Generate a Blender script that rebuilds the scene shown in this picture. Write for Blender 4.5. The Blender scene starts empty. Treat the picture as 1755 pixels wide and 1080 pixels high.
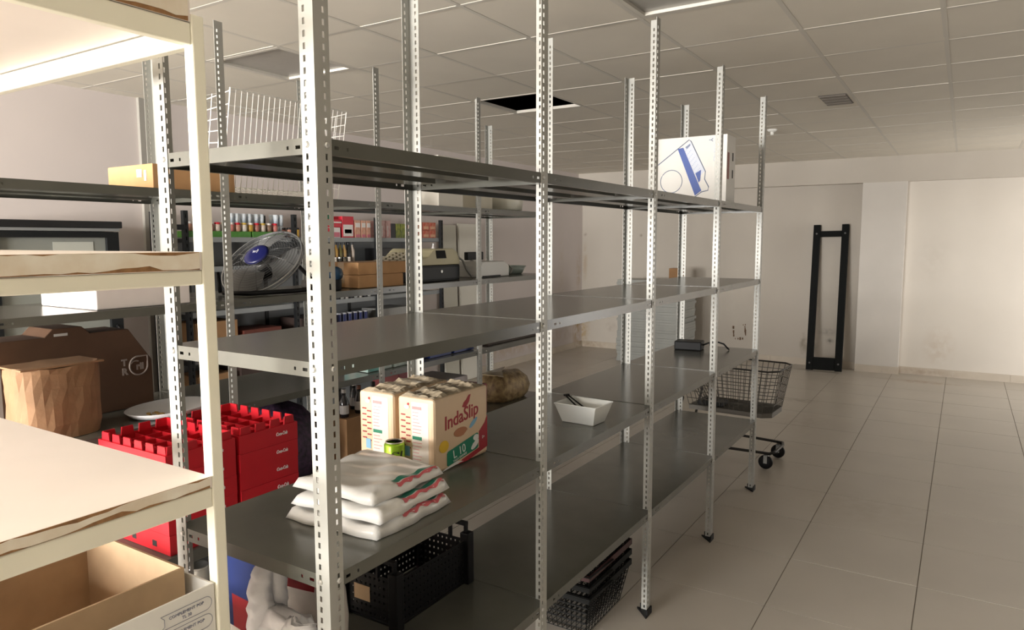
import bpy, bmesh, math, random
from mathutils import Vector, Matrix
random.seed(7)
PI = math.pi
ORD = ['first','second','third','fourth','fifth','sixth','seventh','eighth','ninth','tenth','eleventh','twelfth','thirteenth','fourteenth']
C = bpy.context.scene.collection
sc = bpy.context.scene

# ---------------------------------------------------------------- camera
F = Vector((-0.53051244, 0.84146458, -0.10243979))
R = Vector((0.84604138, 0.53311205, -0.00234837))
U = Vector((-0.05263582, 0.08791414, 0.99473644))
cam_d = bpy.data.cameras.new('camera'); cam = bpy.data.objects.new('camera', cam_d); C.objects.link(cam)
M = Matrix.Identity(4)
for i in range(3):
    M[i][0], M[i][1], M[i][2] = R[i], U[i], -F[i]
M.translation = Vector((0, 0, 1.61708))
cam.matrix_world = M
cam_d.sensor_fit = 'HORIZONTAL'; cam_d.sensor_width = 36.0
cam_d.lens = 36.0 * 1225.62 / 1755.0
cam_d.clip_start = 0.05
sc.camera = cam

# ---------------------------------------------------------------- world, lights, exposure
w = bpy.data.worlds.new('world'); sc.world = w; w.use_nodes = True
bg = w.node_tree.nodes['Background']
bg.inputs[0].default_value = (0.80, 0.88, 1.0, 1); bg.inputs[1].default_value = 1.0

def area(name, loc, rot, sx, sy, power, col):
    l = bpy.data.lights.new(name, 'AREA'); l.shape = 'RECTANGLE'; l.size = sx; l.size_y = sy
    l.energy = power; l.color = col
    o = bpy.data.objects.new(name, l); C.objects.link(o); o.location = loc; o.rotation_euler = rot
    return o
# daylight through the shop window behind the camera, and through the glass door at the far right
area('window_daylight', (-2.72, -4.96, 1.64), (PI/2, 0, 0), 3.2, 1.32, 1250, (1.0, 0.965, 0.915))
area('door_daylight', (2.37, 8.85, 1.05), (PI/2, 0, PI/2), 1.5, 1.9, 42, (1.0, 0.94, 0.87))

sc.view_settings.view_transform = 'Standard'; sc.view_settings.look = 'None'
sc.view_settings.gamma = 1.0; sc.view_settings.use_curve_mapping = False
sc.view_settings.exposure = 0.15

# ---------------------------------------------------------------- materials
MATS = {}
def mat(name, col, rough=0.6, metal=0.0, var=0.0, scale=8.0, col2=None, bump=0.0, alpha=1.0, trans=0.0, spec=None):
    if name in MATS: return MATS[name]
    m = bpy.data.materials.new(name); m.use_nodes = True; nt = m.node_tree; b = nt.nodes['Principled BSDF']
    b.inputs['Base Color'].default_value = (*col, 1); b.inputs['Roughness'].default_value = rough
    b.inputs['Metallic'].default_value = metal
    if spec is not None: b.inputs['Specular IOR Level'].default_value = spec
    if alpha < 1: b.inputs['Alpha'].default_value = alpha
    if trans: b.inputs['Transmission Weight'].default_value = trans
    if var or col2 or bump:
        tc = nt.nodes.new('ShaderNodeTexCoord'); n = nt.nodes.new('ShaderNodeTexNoise')
        n.inputs['Scale'].default_value = scale; n.inputs['Detail'].default_value = 5
        nt.links.new(tc.outputs['Object'], n.inputs['Vector'])
        if var or col2:
            r = nt.nodes.new('ShaderNodeValToRGB')
            c2 = col2 or tuple(c*(1-var) for c in col)
            r.color_ramp.elements[0].position = .35; r.color_ramp.elements[1].position = .65
            r.color_ramp.elements[0].color = (*c2, 1); r.color_ramp.elements[1].color = (*col, 1)
            nt.links.new(n.outputs['Fac'], r.inputs['Fac']); nt.links.new(r.outputs['Color'], b.inputs['Base Color'])
        if bump:
            bp = nt.nodes.new('ShaderNodeBump'); bp.inputs['Strength'].default_value = bump; bp.inputs['Distance'].default_value = .01
            nt.links.new(n.outputs['Fac'], bp.inputs['Height']); nt.links.new(bp.outputs['Normal'], b.inputs['Normal'])
    MATS[name] = m
    return m

def stained(name, col, rough, spots, var=.06, scale=1.5):
    """wall paint with a few stains; spots = (x, y, z, rx, ry, rz, strength, colour) in world metres"""
    m = bpy.data.materials.new(name); m.use_nodes = True; nt = m.node_tree; b = nt.nodes['Principled BSDF']
    b.inputs['Roughness'].default_value = rough
    g = nt.nodes.new('ShaderNodeNewGeometry'); n = nt.nodes.new('ShaderNodeTexNoise'); n.inputs['Scale'].default_value = scale
    n.inputs['Detail'].default_value = 6
    nt.links.new(g.outputs['Position'], n.inputs['Vector'])
    r = nt.nodes.new('ShaderNodeValToRGB')
    r.color_ramp.elements[0].color = (*[c*(1-var) for c in col], 1); r.color_ramp.elements[1].color = (*col, 1)
    r.color_ramp.elements[0].position = .3; r.color_ramp.elements[1].position = .7
    nt.links.new(n.outputs['Fac'], r.inputs['Fac'])
    last = r.outputs['Color']
    n2 = nt.nodes.new('ShaderNodeTexNoise'); n2.inputs['Scale'].default_value = 14; n2.inputs['Detail'].default_value = 4
    nt.links.new(g.outputs['Position'], n2.inputs['Vector'])
    for (x, y, z, rx, ry, rz, st, c) in spots:
        s = nt.nodes.new('ShaderNodeVectorMath'); s.operation = 'SUBTRACT'; s.inputs[1].default_value = (x, y, z)
        nt.links.new(g.outputs['Position'], s.inputs[0])
        d = nt.nodes.new('ShaderNodeVectorMath'); d.operation = 'DIVIDE'; d.inputs[1].default_value = (rx, ry, rz)
        nt.links.new(s.outputs[0], d.inputs[0])
        ln = nt.nodes.new('ShaderNodeVectorMath'); ln.operation = 'LENGTH'; nt.links.new(d.outputs[0], ln.inputs[0])
        mr = nt.nodes.new('ShaderNodeMapRange'); mr.inputs[1].default_value = .2; mr.inputs[2].default_value = 1
        mr.inputs[3].default_value = st; mr.inputs[4].default_value = 0
        nt.links.new(ln.outputs['Value'], mr.inputs[0])
        mu = nt.nodes.new('ShaderNodeMath'); mu.operation = 'MULTIPLY'
        mr2 = nt.nodes.new('ShaderNodeMapRange'); mr2.inputs[1].default_value = .35; mr2.inputs[2].default_value = .6
        nt.links.new(n2.outputs['Fac'], mr2.inputs[0]); nt.links.new(mr.outputs[0], mu.inputs[0]); nt.links.new(mr2.outputs[0], mu.inputs[1])
        mx = nt.nodes.new('ShaderNodeMix'); mx.data_type = 'RGBA'
        nt.links.new(mu.outputs[0], mx.inputs[0]); nt.links.new(last, mx.inputs[6]); mx.inputs[7].default_value = (*c, 1)
        last = mx.outputs[2]
    nt.links.new(last, b.inputs['Base Color'])
    return m

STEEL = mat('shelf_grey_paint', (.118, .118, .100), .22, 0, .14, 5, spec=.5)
POST = mat('post_grey_paint', (.40, .40, .37), .38, .1, .10, 9)
DARKHOLE = mat('dark_slot', (.01, .01, .01), .8)
BOLT = mat('zinc_bolt', (.6, .6, .58), .35, .8)
BLACKPL = mat('black_plastic', (.007, .007, .008), .5, spec=.25)
BLACKMET = mat('black_metal', (.008, .009, .010), .45, spec=.3)
CREAM = mat('cream_paint', (.90, .875, .73), .45, 0, .05, 6)
CARD = mat('cardboard', (.56, .39, .235), .85, 0, .12, 14)
CARD2 = mat('cardboard_dark', (.34, .19, .09), .85, 0, .12, 14)
WHITE = mat('white_paper', (.80, .79, .75), .6, 0, .03, 10)
RED = mat('crate_red', (.50, .010, .020), .38, 0, .08, 8)
WIREW = mat('white_wire', (.82, .81, .77), .4)
WALLP = (.74, .685, .62)

# ---------------------------------------------------------------- mesh helpers
class MB:
    def __init__(s): s.v = []; s.f = []
    def add(s, vs, fs):
        n = len(s.v); s.v += [tuple(v) for v in vs]; s.f += [tuple(i+n for i in f) for f in fs]; return s
    def box(s, x0, y0, z0, x1, y1, z1):
        return s.add([(x0,y0,z0),(x1,y0,z0),(x1,y1,z0),(x0,y1,z0),(x0,y0,z1),(x1,y0,z1),(x1,y1,z1),(x0,y1,z1)],
                     [(3,2,1,0),(4,5,6,7),(0,1,5,4),(1,2,6,5),(2,3,7,6),(3,0,4,7)])
    def hexa(s, b, t):
        return s.add(list(b)+list(t), [(3,2,1,0),(4,5,6,7),(0,1,5,4),(1,2,6,5),(2,3,7,6),(3,0,4,7)])
    def prism(s, pts, d):
        n = len(pts); d = Vector(d); a = [Vector(p) for p in pts]
        return s.add(a+[p+d for p in a], [tuple(range(n-1,-1,-1)), tuple(range(n,2*n))]+[(i,(i+1)%n,n+(i+1)%n,n+i) for i in range(n)])
    def tube(s, path, r, n=6, closed=False):
        P = [Vector(p) for p in path]; m = len(P); rings = []
        for i in range(m):
            a = P[i-1] if (i or closed) else P[i]; b = P[(i+1) % m] if (i < m-1 or closed) else P[i]
            t = (b-a).normalized()
            up = Vector((0,0,1)) if abs(t.z) < .9 else Vector((1,0,0))
            u = t.cross(up).normalized(); v = t.cross(u)
            rr = r[i] if isinstance(r, (list, tuple)) else r
            rings.append([P[i]+(u*math.cos(2*PI*k/n)+v*math.sin(2*PI*k/n))*rr for k in range(n)])
        vs = [q for g in rings for q in g]; fs = []
        for i in range(m if closed else m-1):
            j = (i+1) % m
            for k in range(n): fs.append((i*n+k, i*n+(k+1)%n, j*n+(k+1)%n, j*n+k))
        if not closed: fs += [tuple(range(n-1,-1,-1)), tuple((m-1)*n+k for k in range(n))]
        return s.add(vs, fs)
    def lathe(s, prof, n=24, c=(0,0,0)):
        vs = []; fs = []; m = len(prof)
        for r, z in prof:
            for k in range(n): vs.append((c[0]+r*math.cos(2*PI*k/n), c[1]+r*math.sin(2*PI*k/n), c[2]+z))
        for i in range(m-1):
            for k in range(n): fs.append((i*n+k, i*n+(k+1)%n, (i+1)*n+(k+1)%n, (i+1)*n+k))
        fs += [tuple(range(n-1,-1,-1)), tuple((m-1)*n+k for k in range(n))]
        return s.add(vs, fs)
    def strip(s, L, w, t, holes, hw, hc, o, du, dv, dn):
        """perforated flat bar: length L along du, width w along dv, thickness t along dn; holes = [(u0,u1)], each hw wide about hc"""
        o, du, dv, dn = map(Vector, (o, du, dv, dn))
        P = lambda u, v, n: o+du*u+dv*v+dn*n
        a, b = hc-hw/2, hc+hw/2
        def quadbox(u0, u1, v0, v1, sides):
            q = [P(u0,v0,0),P(u1,v0,0),P(u1,v1,0),P(u0,v1,0),P(u0,v0,t),P(u1,v0,t),P(u1,v1,t),P(u0,v1,t)]
            s.add(q, [(3,2,1,0),(4,5,6,7)]+sides)
        side = dict(v0=(0,1,5,4), u1=(1,2,6,5), v1=(2,3,7,6), u0=(3,0,4,7))
        quadbox(0, L, 0, a, [side['v0'], side['v1'], side['u0'], side['u1']])
        quadbox(0, L, b, w, [side['v0'], side['v1'], side['u0'], side['u1']])
        u = 0
        for h0, h1 in holes+[(L, L)]:
            if h0 > u+1e-6: quadbox(u, h0, a, b, [side['u0'], side['u1']])
            u = h1
        return s
    def mesh(s, name):
        me = bpy.data.meshes.new(name); me.from_pydata(s.v, [], s.f); me.update()
        bm = bmesh.new(); bm.from_mesh(me); bmesh.ops.recalc_face_normals(bm, faces=bm.faces); bm.to_mesh(me); bm.free()
        return me
    def build(s, name, m, parent=None, loc=None, smooth=False, bevel=0, rot=None):
        me = s.mesh(name); me.materials.append(m)
        if smooth:
            for p in me.polygons: p.use_smooth = True
        return link(name, me, parent, loc, bevel, rot)

def link(name, me, parent=None, loc=None, bevel=0, rot=None):
    o = bpy.data.objects.new(name, me); C.objects.link(o)
    if parent: o.parent = parent
    if loc: o.location = loc
    if rot: o.rotation_euler = rot
    if bevel:
        b = o.modifiers.new('bevel', 'BEVEL'); b.width = bevel; b.segments = 2; b.limit_method = 'ANGLE'
    return o

def tag(o, label, cat, group=None):
    o['label'] = label; o['category'] = cat
    if group: o['group'] = group
    return o
def thing(name, label, cat, loc=(0,0,0), rz=0, group=None):
    o = bpy.data.objects.new(name, None); C.objects.link(o); o.empty_display_size = .05
    o.location = loc; o.rotation_euler = (0, 0, rz)
    return tag(o, label, cat, group)
def struct(o):
    o['kind'] = 'structure'; return o
def dup(root, loc, rz=None, label=None):
    def cp(o, p):
        c = o.copy(); C.objects.link(c)
        if p: c.parent = p
        for ch in list(o.children): cp(ch, c)
        return c
    r = cp(root, None); r.location = loc
    if rz is not None: r.rotation_euler = (0, 0, rz)
    if label: r['label'] = label
    return r

def text(s, size, loc, face, parent, m, shear=0, name='lettering', width=None, extra=0, sy=1):
    """flat lettering on a face looking along 'Y-' or 'X+' or 'Z+'"""
    cu = bpy.data.curves.new('t', 'FONT'); cu.body = s; cu.size = size; cu.align_x = 'CENTER'; cu.align_y = 'CENTER'
    cu.extrude = .0006; cu.shear = shear; cu.resolution_u = 3; cu.offset = extra
    t = bpy.data.objects.new('t', cu); me = bpy.data.meshes.new_from_object(t)
    bpy.data.objects.remove(t); bpy.data.curves.remove(cu)
    me.name = name; me.materials.clear(); me.materials.append(m)
    o = link(name, me, parent, loc)
    o.rotation_euler = {'Y-': (PI/2, 0, 0), 'X+': (PI/2, 0, PI/2), 'Z+': (0, 0, 0)}[face] if isinstance(face, str) else face
    o.scale = (1, sy, 1)
    if width:
        xs = [v.co.x for v in me.vertices]; k = width/(max(xs)-min(xs)); o.scale = (k, sy, 1)
    return o
def decal(pts, face, c, parent, m, name, t=.0008):
    """thin printed patch: pts (a,b) = (y,z) on x=c for 'X+', (x,z) on y=c for 'Y-'"""
    if face == 'X+': return MB().prism([(c, a, b) for a, b in pts], (t, 0, 0)).build(name, m, parent)
    return MB().prism([(a, c, b) for a, b in pts], (0, -t, 0)).build(name, m, parent)
def rect(a0, b0, a1, b1): return [(a0,b0),(a1,b0),(a1,b1),(a0,b1)]
def oval(a, b, ra, rb, n=16, rot=0):
    return [(a+ra*math.cos(q)*math.cos(rot)-rb*math.sin(q)*math.sin(rot), b+ra*math.cos(q)*math.sin(rot)+rb*math.sin(q)*math.cos(rot)) for q in [2*PI*k/n for k in range(n)]]

# ================================================================ THE ROOM
XL, XR, YB, YF, ZC = -4.95, 2.5, -5.0, 9.87, 2.62
ZT = 3.1
FLOORM = stained('floor_tile', (.455, .415, .36), .34, [(-1.35, 7.6, 0, .25, .12, .1, .7, (.2, .16, .12)), (-.35, 9.35, 0, .5, .14, .1, .7, (.30, .20, .12)),
        (-1.15, 6.7, 0, .3, .5, .1, .35, (.3, .25, .2)), (-.45, 4.7, 0, .5, .4, .1, .35, (.34, .29, .22)), (-4.9, 7.2, 0, .25, 2.5, .1, .6, (.36, .27, .19))], .09, 2.2)
GROUT = mat('floor_grout', (.20, .17, .14), .8)
floor = struct(MB().box(XL-.1, YB-.1, -.1, XR+.1, YF+.2, -.0025).build('floor', GROUT))
px0, py0, fp = -.67, 3.164, .5635
fpx = .5655
tile_me = MB().box(.0022, .0022, -.0024, fpx-.0022, fp-.0022, 0).mesh('floor_tile'); tile_me.materials.append(FLOORM)
for i in range(-8, 4):
    for j in range(-6, 12):
        o = link('floor_tile', tile_me, floor, (px0+i*fpx, py0+j*fp, 0)); o.rotation_euler = (random.uniform(-.0006, .0006), random.uniform(-.0006, .0006), 0)
b = MB()
for i in range(-8, 7):
    for j in range(-15, 12):
        if i >= 4 or j < -6: b.box(px0+i*fpx+.0022, py0+j*fp+.0022, -.0024, px0+(i+1)*fpx-.0022, py0+(j+1)*fp-.0022, 0)
o = b.build('floor_tile', FLOORM, floor); o['kind'] = 'stuff'

WL = stained('left_wall_paint', (.60, .54, .515), .7, [(-4.95, 7.9, .25, .1, 2.0, .16, .6, (.42, .31, .2)), (-4.95, 9.7, .35, .1, .16, .5, .95, (.40, .27, .12)),
        (-4.95, 9.75, 1.1, .1, .10, .5, .5, (.45, .33, .2)), (-4.95, 6.95, 1.45, .05, .035, .035, 1, (.15, .1, .08)), (-4.95, 9.2, 1.2, .1, .1, .9, .25, (.5, .42, .3))])
WF = stained('far_wall_paint', (.57, .525, .465), .7, [(-4.95, 9.87, .35, .16, .1, .5, .95, (.42, .29, .13)), (-4.9, 9.87, 1.3, .05, .1, .35, .5, (.42, .3, .18)),
        (-4.45, 9.87, .33, .11, .1, .09, .6, (.38, .32, .26)), (-1.62, 9.87, .22, .10, .1, .13, .95, (.28, .25, .2)), (-1.72, 9.87, .28, .06, .1, .16, .9, (.3, .26, .2)), (-1.43, 9.87, .45, .14, .1, .06, .85, (.36, .33, .29)), (-1.40, 9.87, .33, .06, .1, .05, 1, (.2, .18, .15)),
        (-3.4, 9.87, 1.62, .03, .1, .03, 1, (.2, .15, .1)), (-4.0, 9.87, 1.7, .03, .1, .03, 1, (.25, .2, .15)), (-4.9, 9.87, 1.72, .035, .1, .035, 1, (.2, .12, .1)), (-1.3, 9.87, 1.0, .25, .1, 1.2, .25, (.5, .47, .42))])
WN = mat('pillar_paint', (.68, .645, .60), .65, 0, .04, 3)
WR = stained('door_panel_paint', (.74, .69, .62), .6, [(-.2, 9.84, .35, .2, .1, .3, .4, (.55, .45, .35)), (-.3, 9.84, 1.4, .2, .1, .3, .3, (.6, .55, .48))])
struct(MB().box(XL-.1, YB, 0, XL, YF+.1, ZT).build('wall_left', WL))
struct(MB().box(XL-.1, YF, 0, XR+.1, YF+.1, ZT).build('wall_far', WF))
YP = 9.735
struct(MB().box(XL, YP, 2.315, XR, YF, ZT).build('trim_1', WF))
struct(MB().box(-1.085, YP, 0, -.61, YF, 2.315).build('trim_2', WN))
struct(MB().box(-.61, 9.84, 0, XR, YF, 2.315).build('trim_3', WR))
b = MB(); b.box(XL-.02, 2.935, 0, XL+.03, 3.035, ZC)
struct(b.build('trim_4', mat('grey_duct_paint', (.30, .285, .255), .6)))
# wall behind the camera with the shop window, right wall with the glass door
WD = mat('dark_unseen_wall', (.085, .078, .07), .7, 0, .1, 3)  # for the walls out of view, darkened to cut the light they bounce
b = MB(); b.box(XL, YB-.1, 0, XR, YB, .95); b.box(XL, YB-.1, 2.32, XR, YB, ZT); b.box(XL, YB-.1, .95, -4.37, YB, 2.32); b.box(-1.07, YB-.1, .95, XR, YB, 2.32)
struct(b.build('wall_back', WD))
b = MB(); b.box(XR, YB, 0, XR+.1, 8.0, ZT); b.box(XR, 9.7, 0, XR+.1, YF, ZT); b.box(XR, 8.0, 2.2, XR+.1, 9.7, ZT)
struct(b.build('wall_right', WD))
ALU = mat('window_alu', (.55, .55, .54), .4, .6)
b = MB()
for x in (-4.37, -2.74, -1.11): b.box(x, YB-.07, .95, x+.04, YB-.03, 2.32)
for z in (.95, 2.28): b.box(-4.37, YB-.07, z, -1.07, YB-.03, z+.04)
struct(b.build('window_1', ALU))
b = MB()
for y in (8.0, 9.65): b.box(XR+.03, y, 0, XR+.07, y+.05, 2.2)
b.box(XR+.03, 8.0, 2.15, XR+.07, 9.7, 2.2)
struct(b.build('door_1', ALU))
SKIRT = stained('skirting_tile', (.60, .53, .44), .4, [(-.35, 9.8, .04, .5, .2, .06, .6, (.35, .25, .17)), (-4.9, 9.8, .05, .5, .3, .1, .8, (.34, .25, .16))], .12, 5)
def skirt(name, segs):
    root = None
    me = {}
    for k, (x0, y0, x1, y1) in enumerate(segs):
        o = MB().box(x0+.001, y0+.001, 0, x1-.001, y1-.001, .088).build(name if not root else 'skirting_tile', SKIRT, root)
        if not root: root = struct(o)
skirt('baseboard_far', [(XL+.02+i*.56, YF-.012, min(XL+.02+(i+1)*.56, -1.085), YF) for i in range(7)])
skirt('baseboard_pillar', [(-1.085, YP-.012, -.78, YP), (-.78, YP-.012, -.60, YP), (-.612, YP, -.600, 9.828)])
skirt('baseboard_right', [(-.60+i*.56, 9.828, -.60+(i+1)*.56, 9.84) for i in range(5)])
skirt('baseboard_left', [(XL, 3.16+i*.56, XL+.012, 3.16+(i+1)*.56) for i in range(12)])

CEILM = mat('ceiling_tile', (.70, .655, .57), .85, 0, .04, 3, bump=.03)
GRIDM = mat('ceiling_grid_paint', (.60, .57, .51), .6)
ceil = struct(MB().box(XL-.1, YB-.1, ZT, XR+.1, YF+.1, ZT+.1).build('ceiling', mat('plenum_void_dark', (.04, .038, .035), .9)))  # darkness of the void over the missing tile put into the slab colour
cx0, cy0, cp = -.715, 3.155, .583
ct_me = MB().box(.006, .006, 0, cp-.006, cp-.006, .012).mesh('ceiling_tile'); ct_me.materials.append(CEILM)
skip = {(-4, 2), (-5, -1), (-1, -1)}
rest = MB()
for i in range(-8, 6):
    for j in range(-14, 12):
        x, y = cx0+i*cp, cy0+j*cp
        if (i, j) in skip: continue
        x0, x1 = max(x+.006, XL), min(x+cp-.006, XR); y0, y1 = y+.006, min(y+cp-.006, YP)
        if x1-x0 < .05 or y1-y0 < .05 or y < YB: continue
        if j < -4 or i > 2: rest.box(x0, y0, ZC, x1, y1, ZC+.012); continue
        if x1-x0 > .56 and y1-y0 > .56:
            o = link('ceiling_tile', ct_me, ceil, (x, y, ZC)); o.rotation_euler = (random.uniform(-.002, .002), random.uniform(-.002, .002), 0)
        else: MB().box(x0, y0, ZC, x1, y1, ZC+.012).build('ceiling_tile', CEILM, ceil)
o = rest.build('ceiling_tile', CEILM, ceil); o['kind'] = 'stuff'
for i in range(-7, 6):
    x = cx0+i*cp
    MB().box(x-.011, YB, ZC-.0012, x+.011, YP, ZC+.02).build('grid_bar', GRIDM, ceil)
for j in range(-13, 12):
    y = cy0+j*cp
    MB().box(XL, y-.011, ZC-.0010, XR, y+.011, ZC+.02).build('grid_bar', GRIDM, ceil)
# void left by the missing tile: its bent dusty grid edge shows
# recessed light panels (switched off)
LENS = mat('light_lens', (.36, .345, .31), .3, 0, .05, 30, bump=.05)
for k, (i, j, lab) in enumerate([(-5, -1, 'switched off square ceiling light over the left rack, further from the camera'), (-1, -1, 'switched off square ceiling light panel cut by the top edge of the photo')]):
    x, y = cx0+i*cp, cy0+j*cp
    t = thing('ceiling_light', lab, 'light', (x, y, ZC), group='recessed ceiling light panels')
    fr = MB()
    for q in ((.012,.012,.57,.035),(.012,.548,.57,.571),(.012,.035,.035,.548),(.548,.035,.571,.548)): fr.box(q[0], q[1], -.0016, q[2], q[3], .03)
    fr.build('light_frame', GRIDM, t)
    MB().box(.035, .035, .012, .548, .548, .02).build('diffuser', LENS, t)
    MB().box(.03, .03, .05, .55, .55, .12).build('housing', WHITE, t)
t = thing('ceiling_gap', 'small dark smudged vent opening in the ceiling at right', 'gap', (-.83, 5.66, ZC))  # dark gap at a shifted tile, drawn as a patch with invented slats
VM = mat('gap_dark', (.20, .18, .16), .8)
MB().box(-.09, -.20, -.004, .09, .20, -.0015).build('backing', VM, t)
for k in range(4): MB().box(-.085, -.19+k*.1, -.010, .085, -.115+k*.1, -.006).build('slat', mat('added_slat', (.27, .245, .22), .8), t, rot=(0, 0, 0))
t = thing('smoke_detector', 'small white round fitting on the ceiling beside the last front post', 'detector', (-1.53, 6.85, ZC))
MB().lathe([(.001, -.022), (.03, -.022), (.045, -.006), (.045, 0)], 16).build('cover', WHITE, t, smooth=True)
MB().lathe([(.001, -.05), (.014, -.05), (.016, -.022)], 10).build('nozzle', WHITE, t, smooth=True)

# ================================================================ THE TWO SHELVING UNITS
BAY, Y0 = .91936, 1.0
LEV = [1.8242, 1.3745, .9227, .4623]
PITCH = .0235
holes = [(.012+k*PITCH, .012+k*PITCH+.0125) for k in range(105)]
b = MB()
b.strip(2.5, .040, .0018, holes, .0065, .0265, (0,0,0), (0,0,1), (1,0,0), (0,1,0))
b.strip(2.5, .0382, .0018, holes, .0065, .0247, (0,.0018,0), (0,0,1), (0,1,0), (1,0,0))
post_me = b.mesh('post'); post_me.materials.append(POST)
foot_me = MB().prism([(-.006,-.006,0), (.062,-.006,0), (-.006,.062,0)], (0,0,.009)).prism([(-.006,-.006,.009),(.046,-.006,.009),(.046,0,.009),(0,0,.009),(0,.046,.009),(-.006,.046,.009)], (0,0,.022)).mesh('foot')
foot_me.materials.append(BLACKPL)
bolt_me = MB().lathe([(.0062, -.0005), (.0062, .002), (.004, .0042), (.0012, .0046)], 10).mesh('bolt'); bolt_me.materials.append(BOLT)

def shelf_meshes(D, W):
    """pressed steel shelf: deck, four rims with slots near the corners, return lips; local origin at front-left... x 0..D, y 0..W, top at z=0"""
    t = .0013; h = .032
    b = MB(); b.box(0, 0, -t, D, W, 0)
    sl = lambda L: [(.046, .060), (.080, .086), (L-.086, L-.080), (L-.060, L-.046)]
    for o, du, dn, L in (((0,0,-h), (1,0,0), (0,1,0), D), ((0,W,-h), (1,0,0), (0,-1,0), D)):
        b.strip(L, h-t, t, sl(L), .007, .015, o, du, (0,0,1), dn)
    for o, du, dn, L in (((0,t,-h), (0,1,0), (1,0,0), W-2*t), ((D,t,-h), (0,1,0), (-1,0,0), W-2*t)):
        b.strip(L, h-t, t, sl(L), .007, .015, o, du, (0,0,1), dn)
    for q in ((t,t,D-t,.014), (t,W-.014,D-t,W-t), (t,.014,.014,W-.014), (D-.014,.014,D-t,W-.014)): b.box(q[0], q[1], -h, q[2], q[3], -h+t)
    me = b.mesh('shelf_panel'); me.materials.append(STEEL)
    s = MB()
    s.box(-.045, .05, -.024, .045, W-.12, -t)
    st = s.mesh('stiffener'); st.materials.append(STEEL)
    return me, st

def unit(name, label, XF, XB, levels=LEV, bays=4, y0=Y0):
    t = thing(name, label, 'shelving', (XF, y0, 0), group=None)
    D = XF-XB-.0036
    sh, st = shelf_meshes(D-.0008, BAY-.0012)
    for i in range(bays+1):
        y = i*BAY
        dy = 1 if i == 0 else -1
        for front in (True, False):
            x = 0 if front else XB-XF
            # corner outwards, flanges along -x/+x and +y/-y
            rz = {(True, 1): PI/2, (True, -1): PI, (False, 1): 0, (False, -1): -PI/2}[(front, dy)]
            p = link('post', post_me, t, (x, y+(.035 if (not front and i == 1 and XF < -2) else 0), .004)); p.rotation_euler = (0, 0, rz)
            f = link('foot', foot_me, p, (0, 0, -.004))
            for z in levels:
                for hz in (-.0165,):
                    sgn = -1 if front else 1
                    # bolt on the flange facing -y (x flange) and on the flange facing sideways
                    bo = link('bolt', bolt_me, p, (.0265, -.0002, z+hz-.004)) if rz in (0, PI) else link('bolt', bolt_me, p, (-.0002, .0265, z+hz-.004))
                    bo.rotation_euler = (PI/2, 0, 0) if rz in (0, PI) else (0, -PI/2, 0)
                    bo = link('bolt', bolt_me, p, (-.0002, .0265, z+hz-.004)) if rz in (0, PI) else link('bolt', bolt_me, p, (.0265, -.0002, z+hz-.004))
                    bo.rotation_euler = (0, -PI/2, 0) if rz in (0, PI) else (PI/2, 0, 0)
    for i in range(bays):
        for z in levels:
            p = link('shelf_panel', sh, t, (XB-XF+.0022, i*BAY+.0006+(.0014 if i == 0 else 0), z+.0014*i-.0022))
            for x in (D*.28, D*.66): link('stiffener', st, p, (x, 0, 0))
    return t
XF, XB = -1.0806, -1.6137
X2, X2B = -2.598, -3.165
unit('shelving_unit', 'long nearly empty grey slotted-post shelving unit standing free in the middle', XF, XB)
unit('shelving_unit', 'second grey slotted-post shelving unit behind, loaded with stock and shop machines', X2, X2B)

# ================================================================ FOREGROUND: CREAM SHELF WITH WORN BOARDS
Z1, Z2, Z3, Z4 = LEV
WX, WY = -1.21, .829          # its far right corner
WORN = mat('worn_white_board', (.86, .81, .70), .6, 0, 0, 16, (.74, .64, .50))
BOARDT = mat('board_top', (.84, .77, .71), .6, 0, .06, 3)
CHIP = mat('bare_chipboard', (.36, .19, .08), .9, 0, .35, 60)
t = thing('shelf_rack', 'cream painted steel rack with chipped white boards in the left foreground', 'shelf', (WX, WY, 0))
TB = .026
def tubebox(name, x0, y0, z0, x1, y1, z1, m=CREAM, bev=.003, par=None): return MB().box(x0, y0, z0, x1, y1, z1).build(name, m, par or t, bevel=bev)
for x in (-1.15, -TB):
    for y in (-1.0, 0): tubebox('post', x, y, 0, x+TB, y+TB, 2.03)
def level(zt, bt, bh, seed, top=BOARDT):
    """board of thickness bt with ragged chipped edge on top of a frame of rails bh high"""
    rr = random.Random(seed)
    zb = zt-bt
    for y in (-1.0, 0): tubebox('rail', -1.15+TB, y+.002, zb-bh, -TB, y+TB-.002, zb-.001)
    for x in (-1.15, -TB): tubebox('rail', x+.002, -1.0+TB, zb-bh, x+TB-.002, 0, zb-.001)
    bd = MB().box(-1.16, -.99, zb, -.001, -.001, zt).build('board', top, t)
    # laminate edging along +x: irregular bottom and top outline, chipboard core behind it
    n = 40; y0, y1 = -.985, -.006
    lo = [zb+.0015+max(0, rr.gauss(.001, .003))+(.007*max(0, math.sin(k*.35+seed))**6) for k in range(n+1)]
    hi = [zt-.0005-max(0, rr.gauss(.0005, .0015))-(.006*max(0, math.sin(k*.27+seed*2))**8) for k in range(n+1)]
    MB().box(-.001, y0, zb+.0005, .0003, y1, zt-.0004).build('core_edge', CHIP, bd)
    e = MB()
    for k in range(n):
        a, c = y0+(y1-y0)*k/n, y0+(y1-y0)*(k+1)/n
        e.hexa([(.0003,a,lo[k]),(.0012,a,lo[k]),(.0012,c,lo[k+1]),(.0003,c,lo[k+1])], [(.0003,a,hi[k]),(.0012,a,hi[k]),(.0012,c,hi[k+1]),(.0003,c,hi[k+1])])
    e.build('edging', WORN, bd)
    return bd
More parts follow.
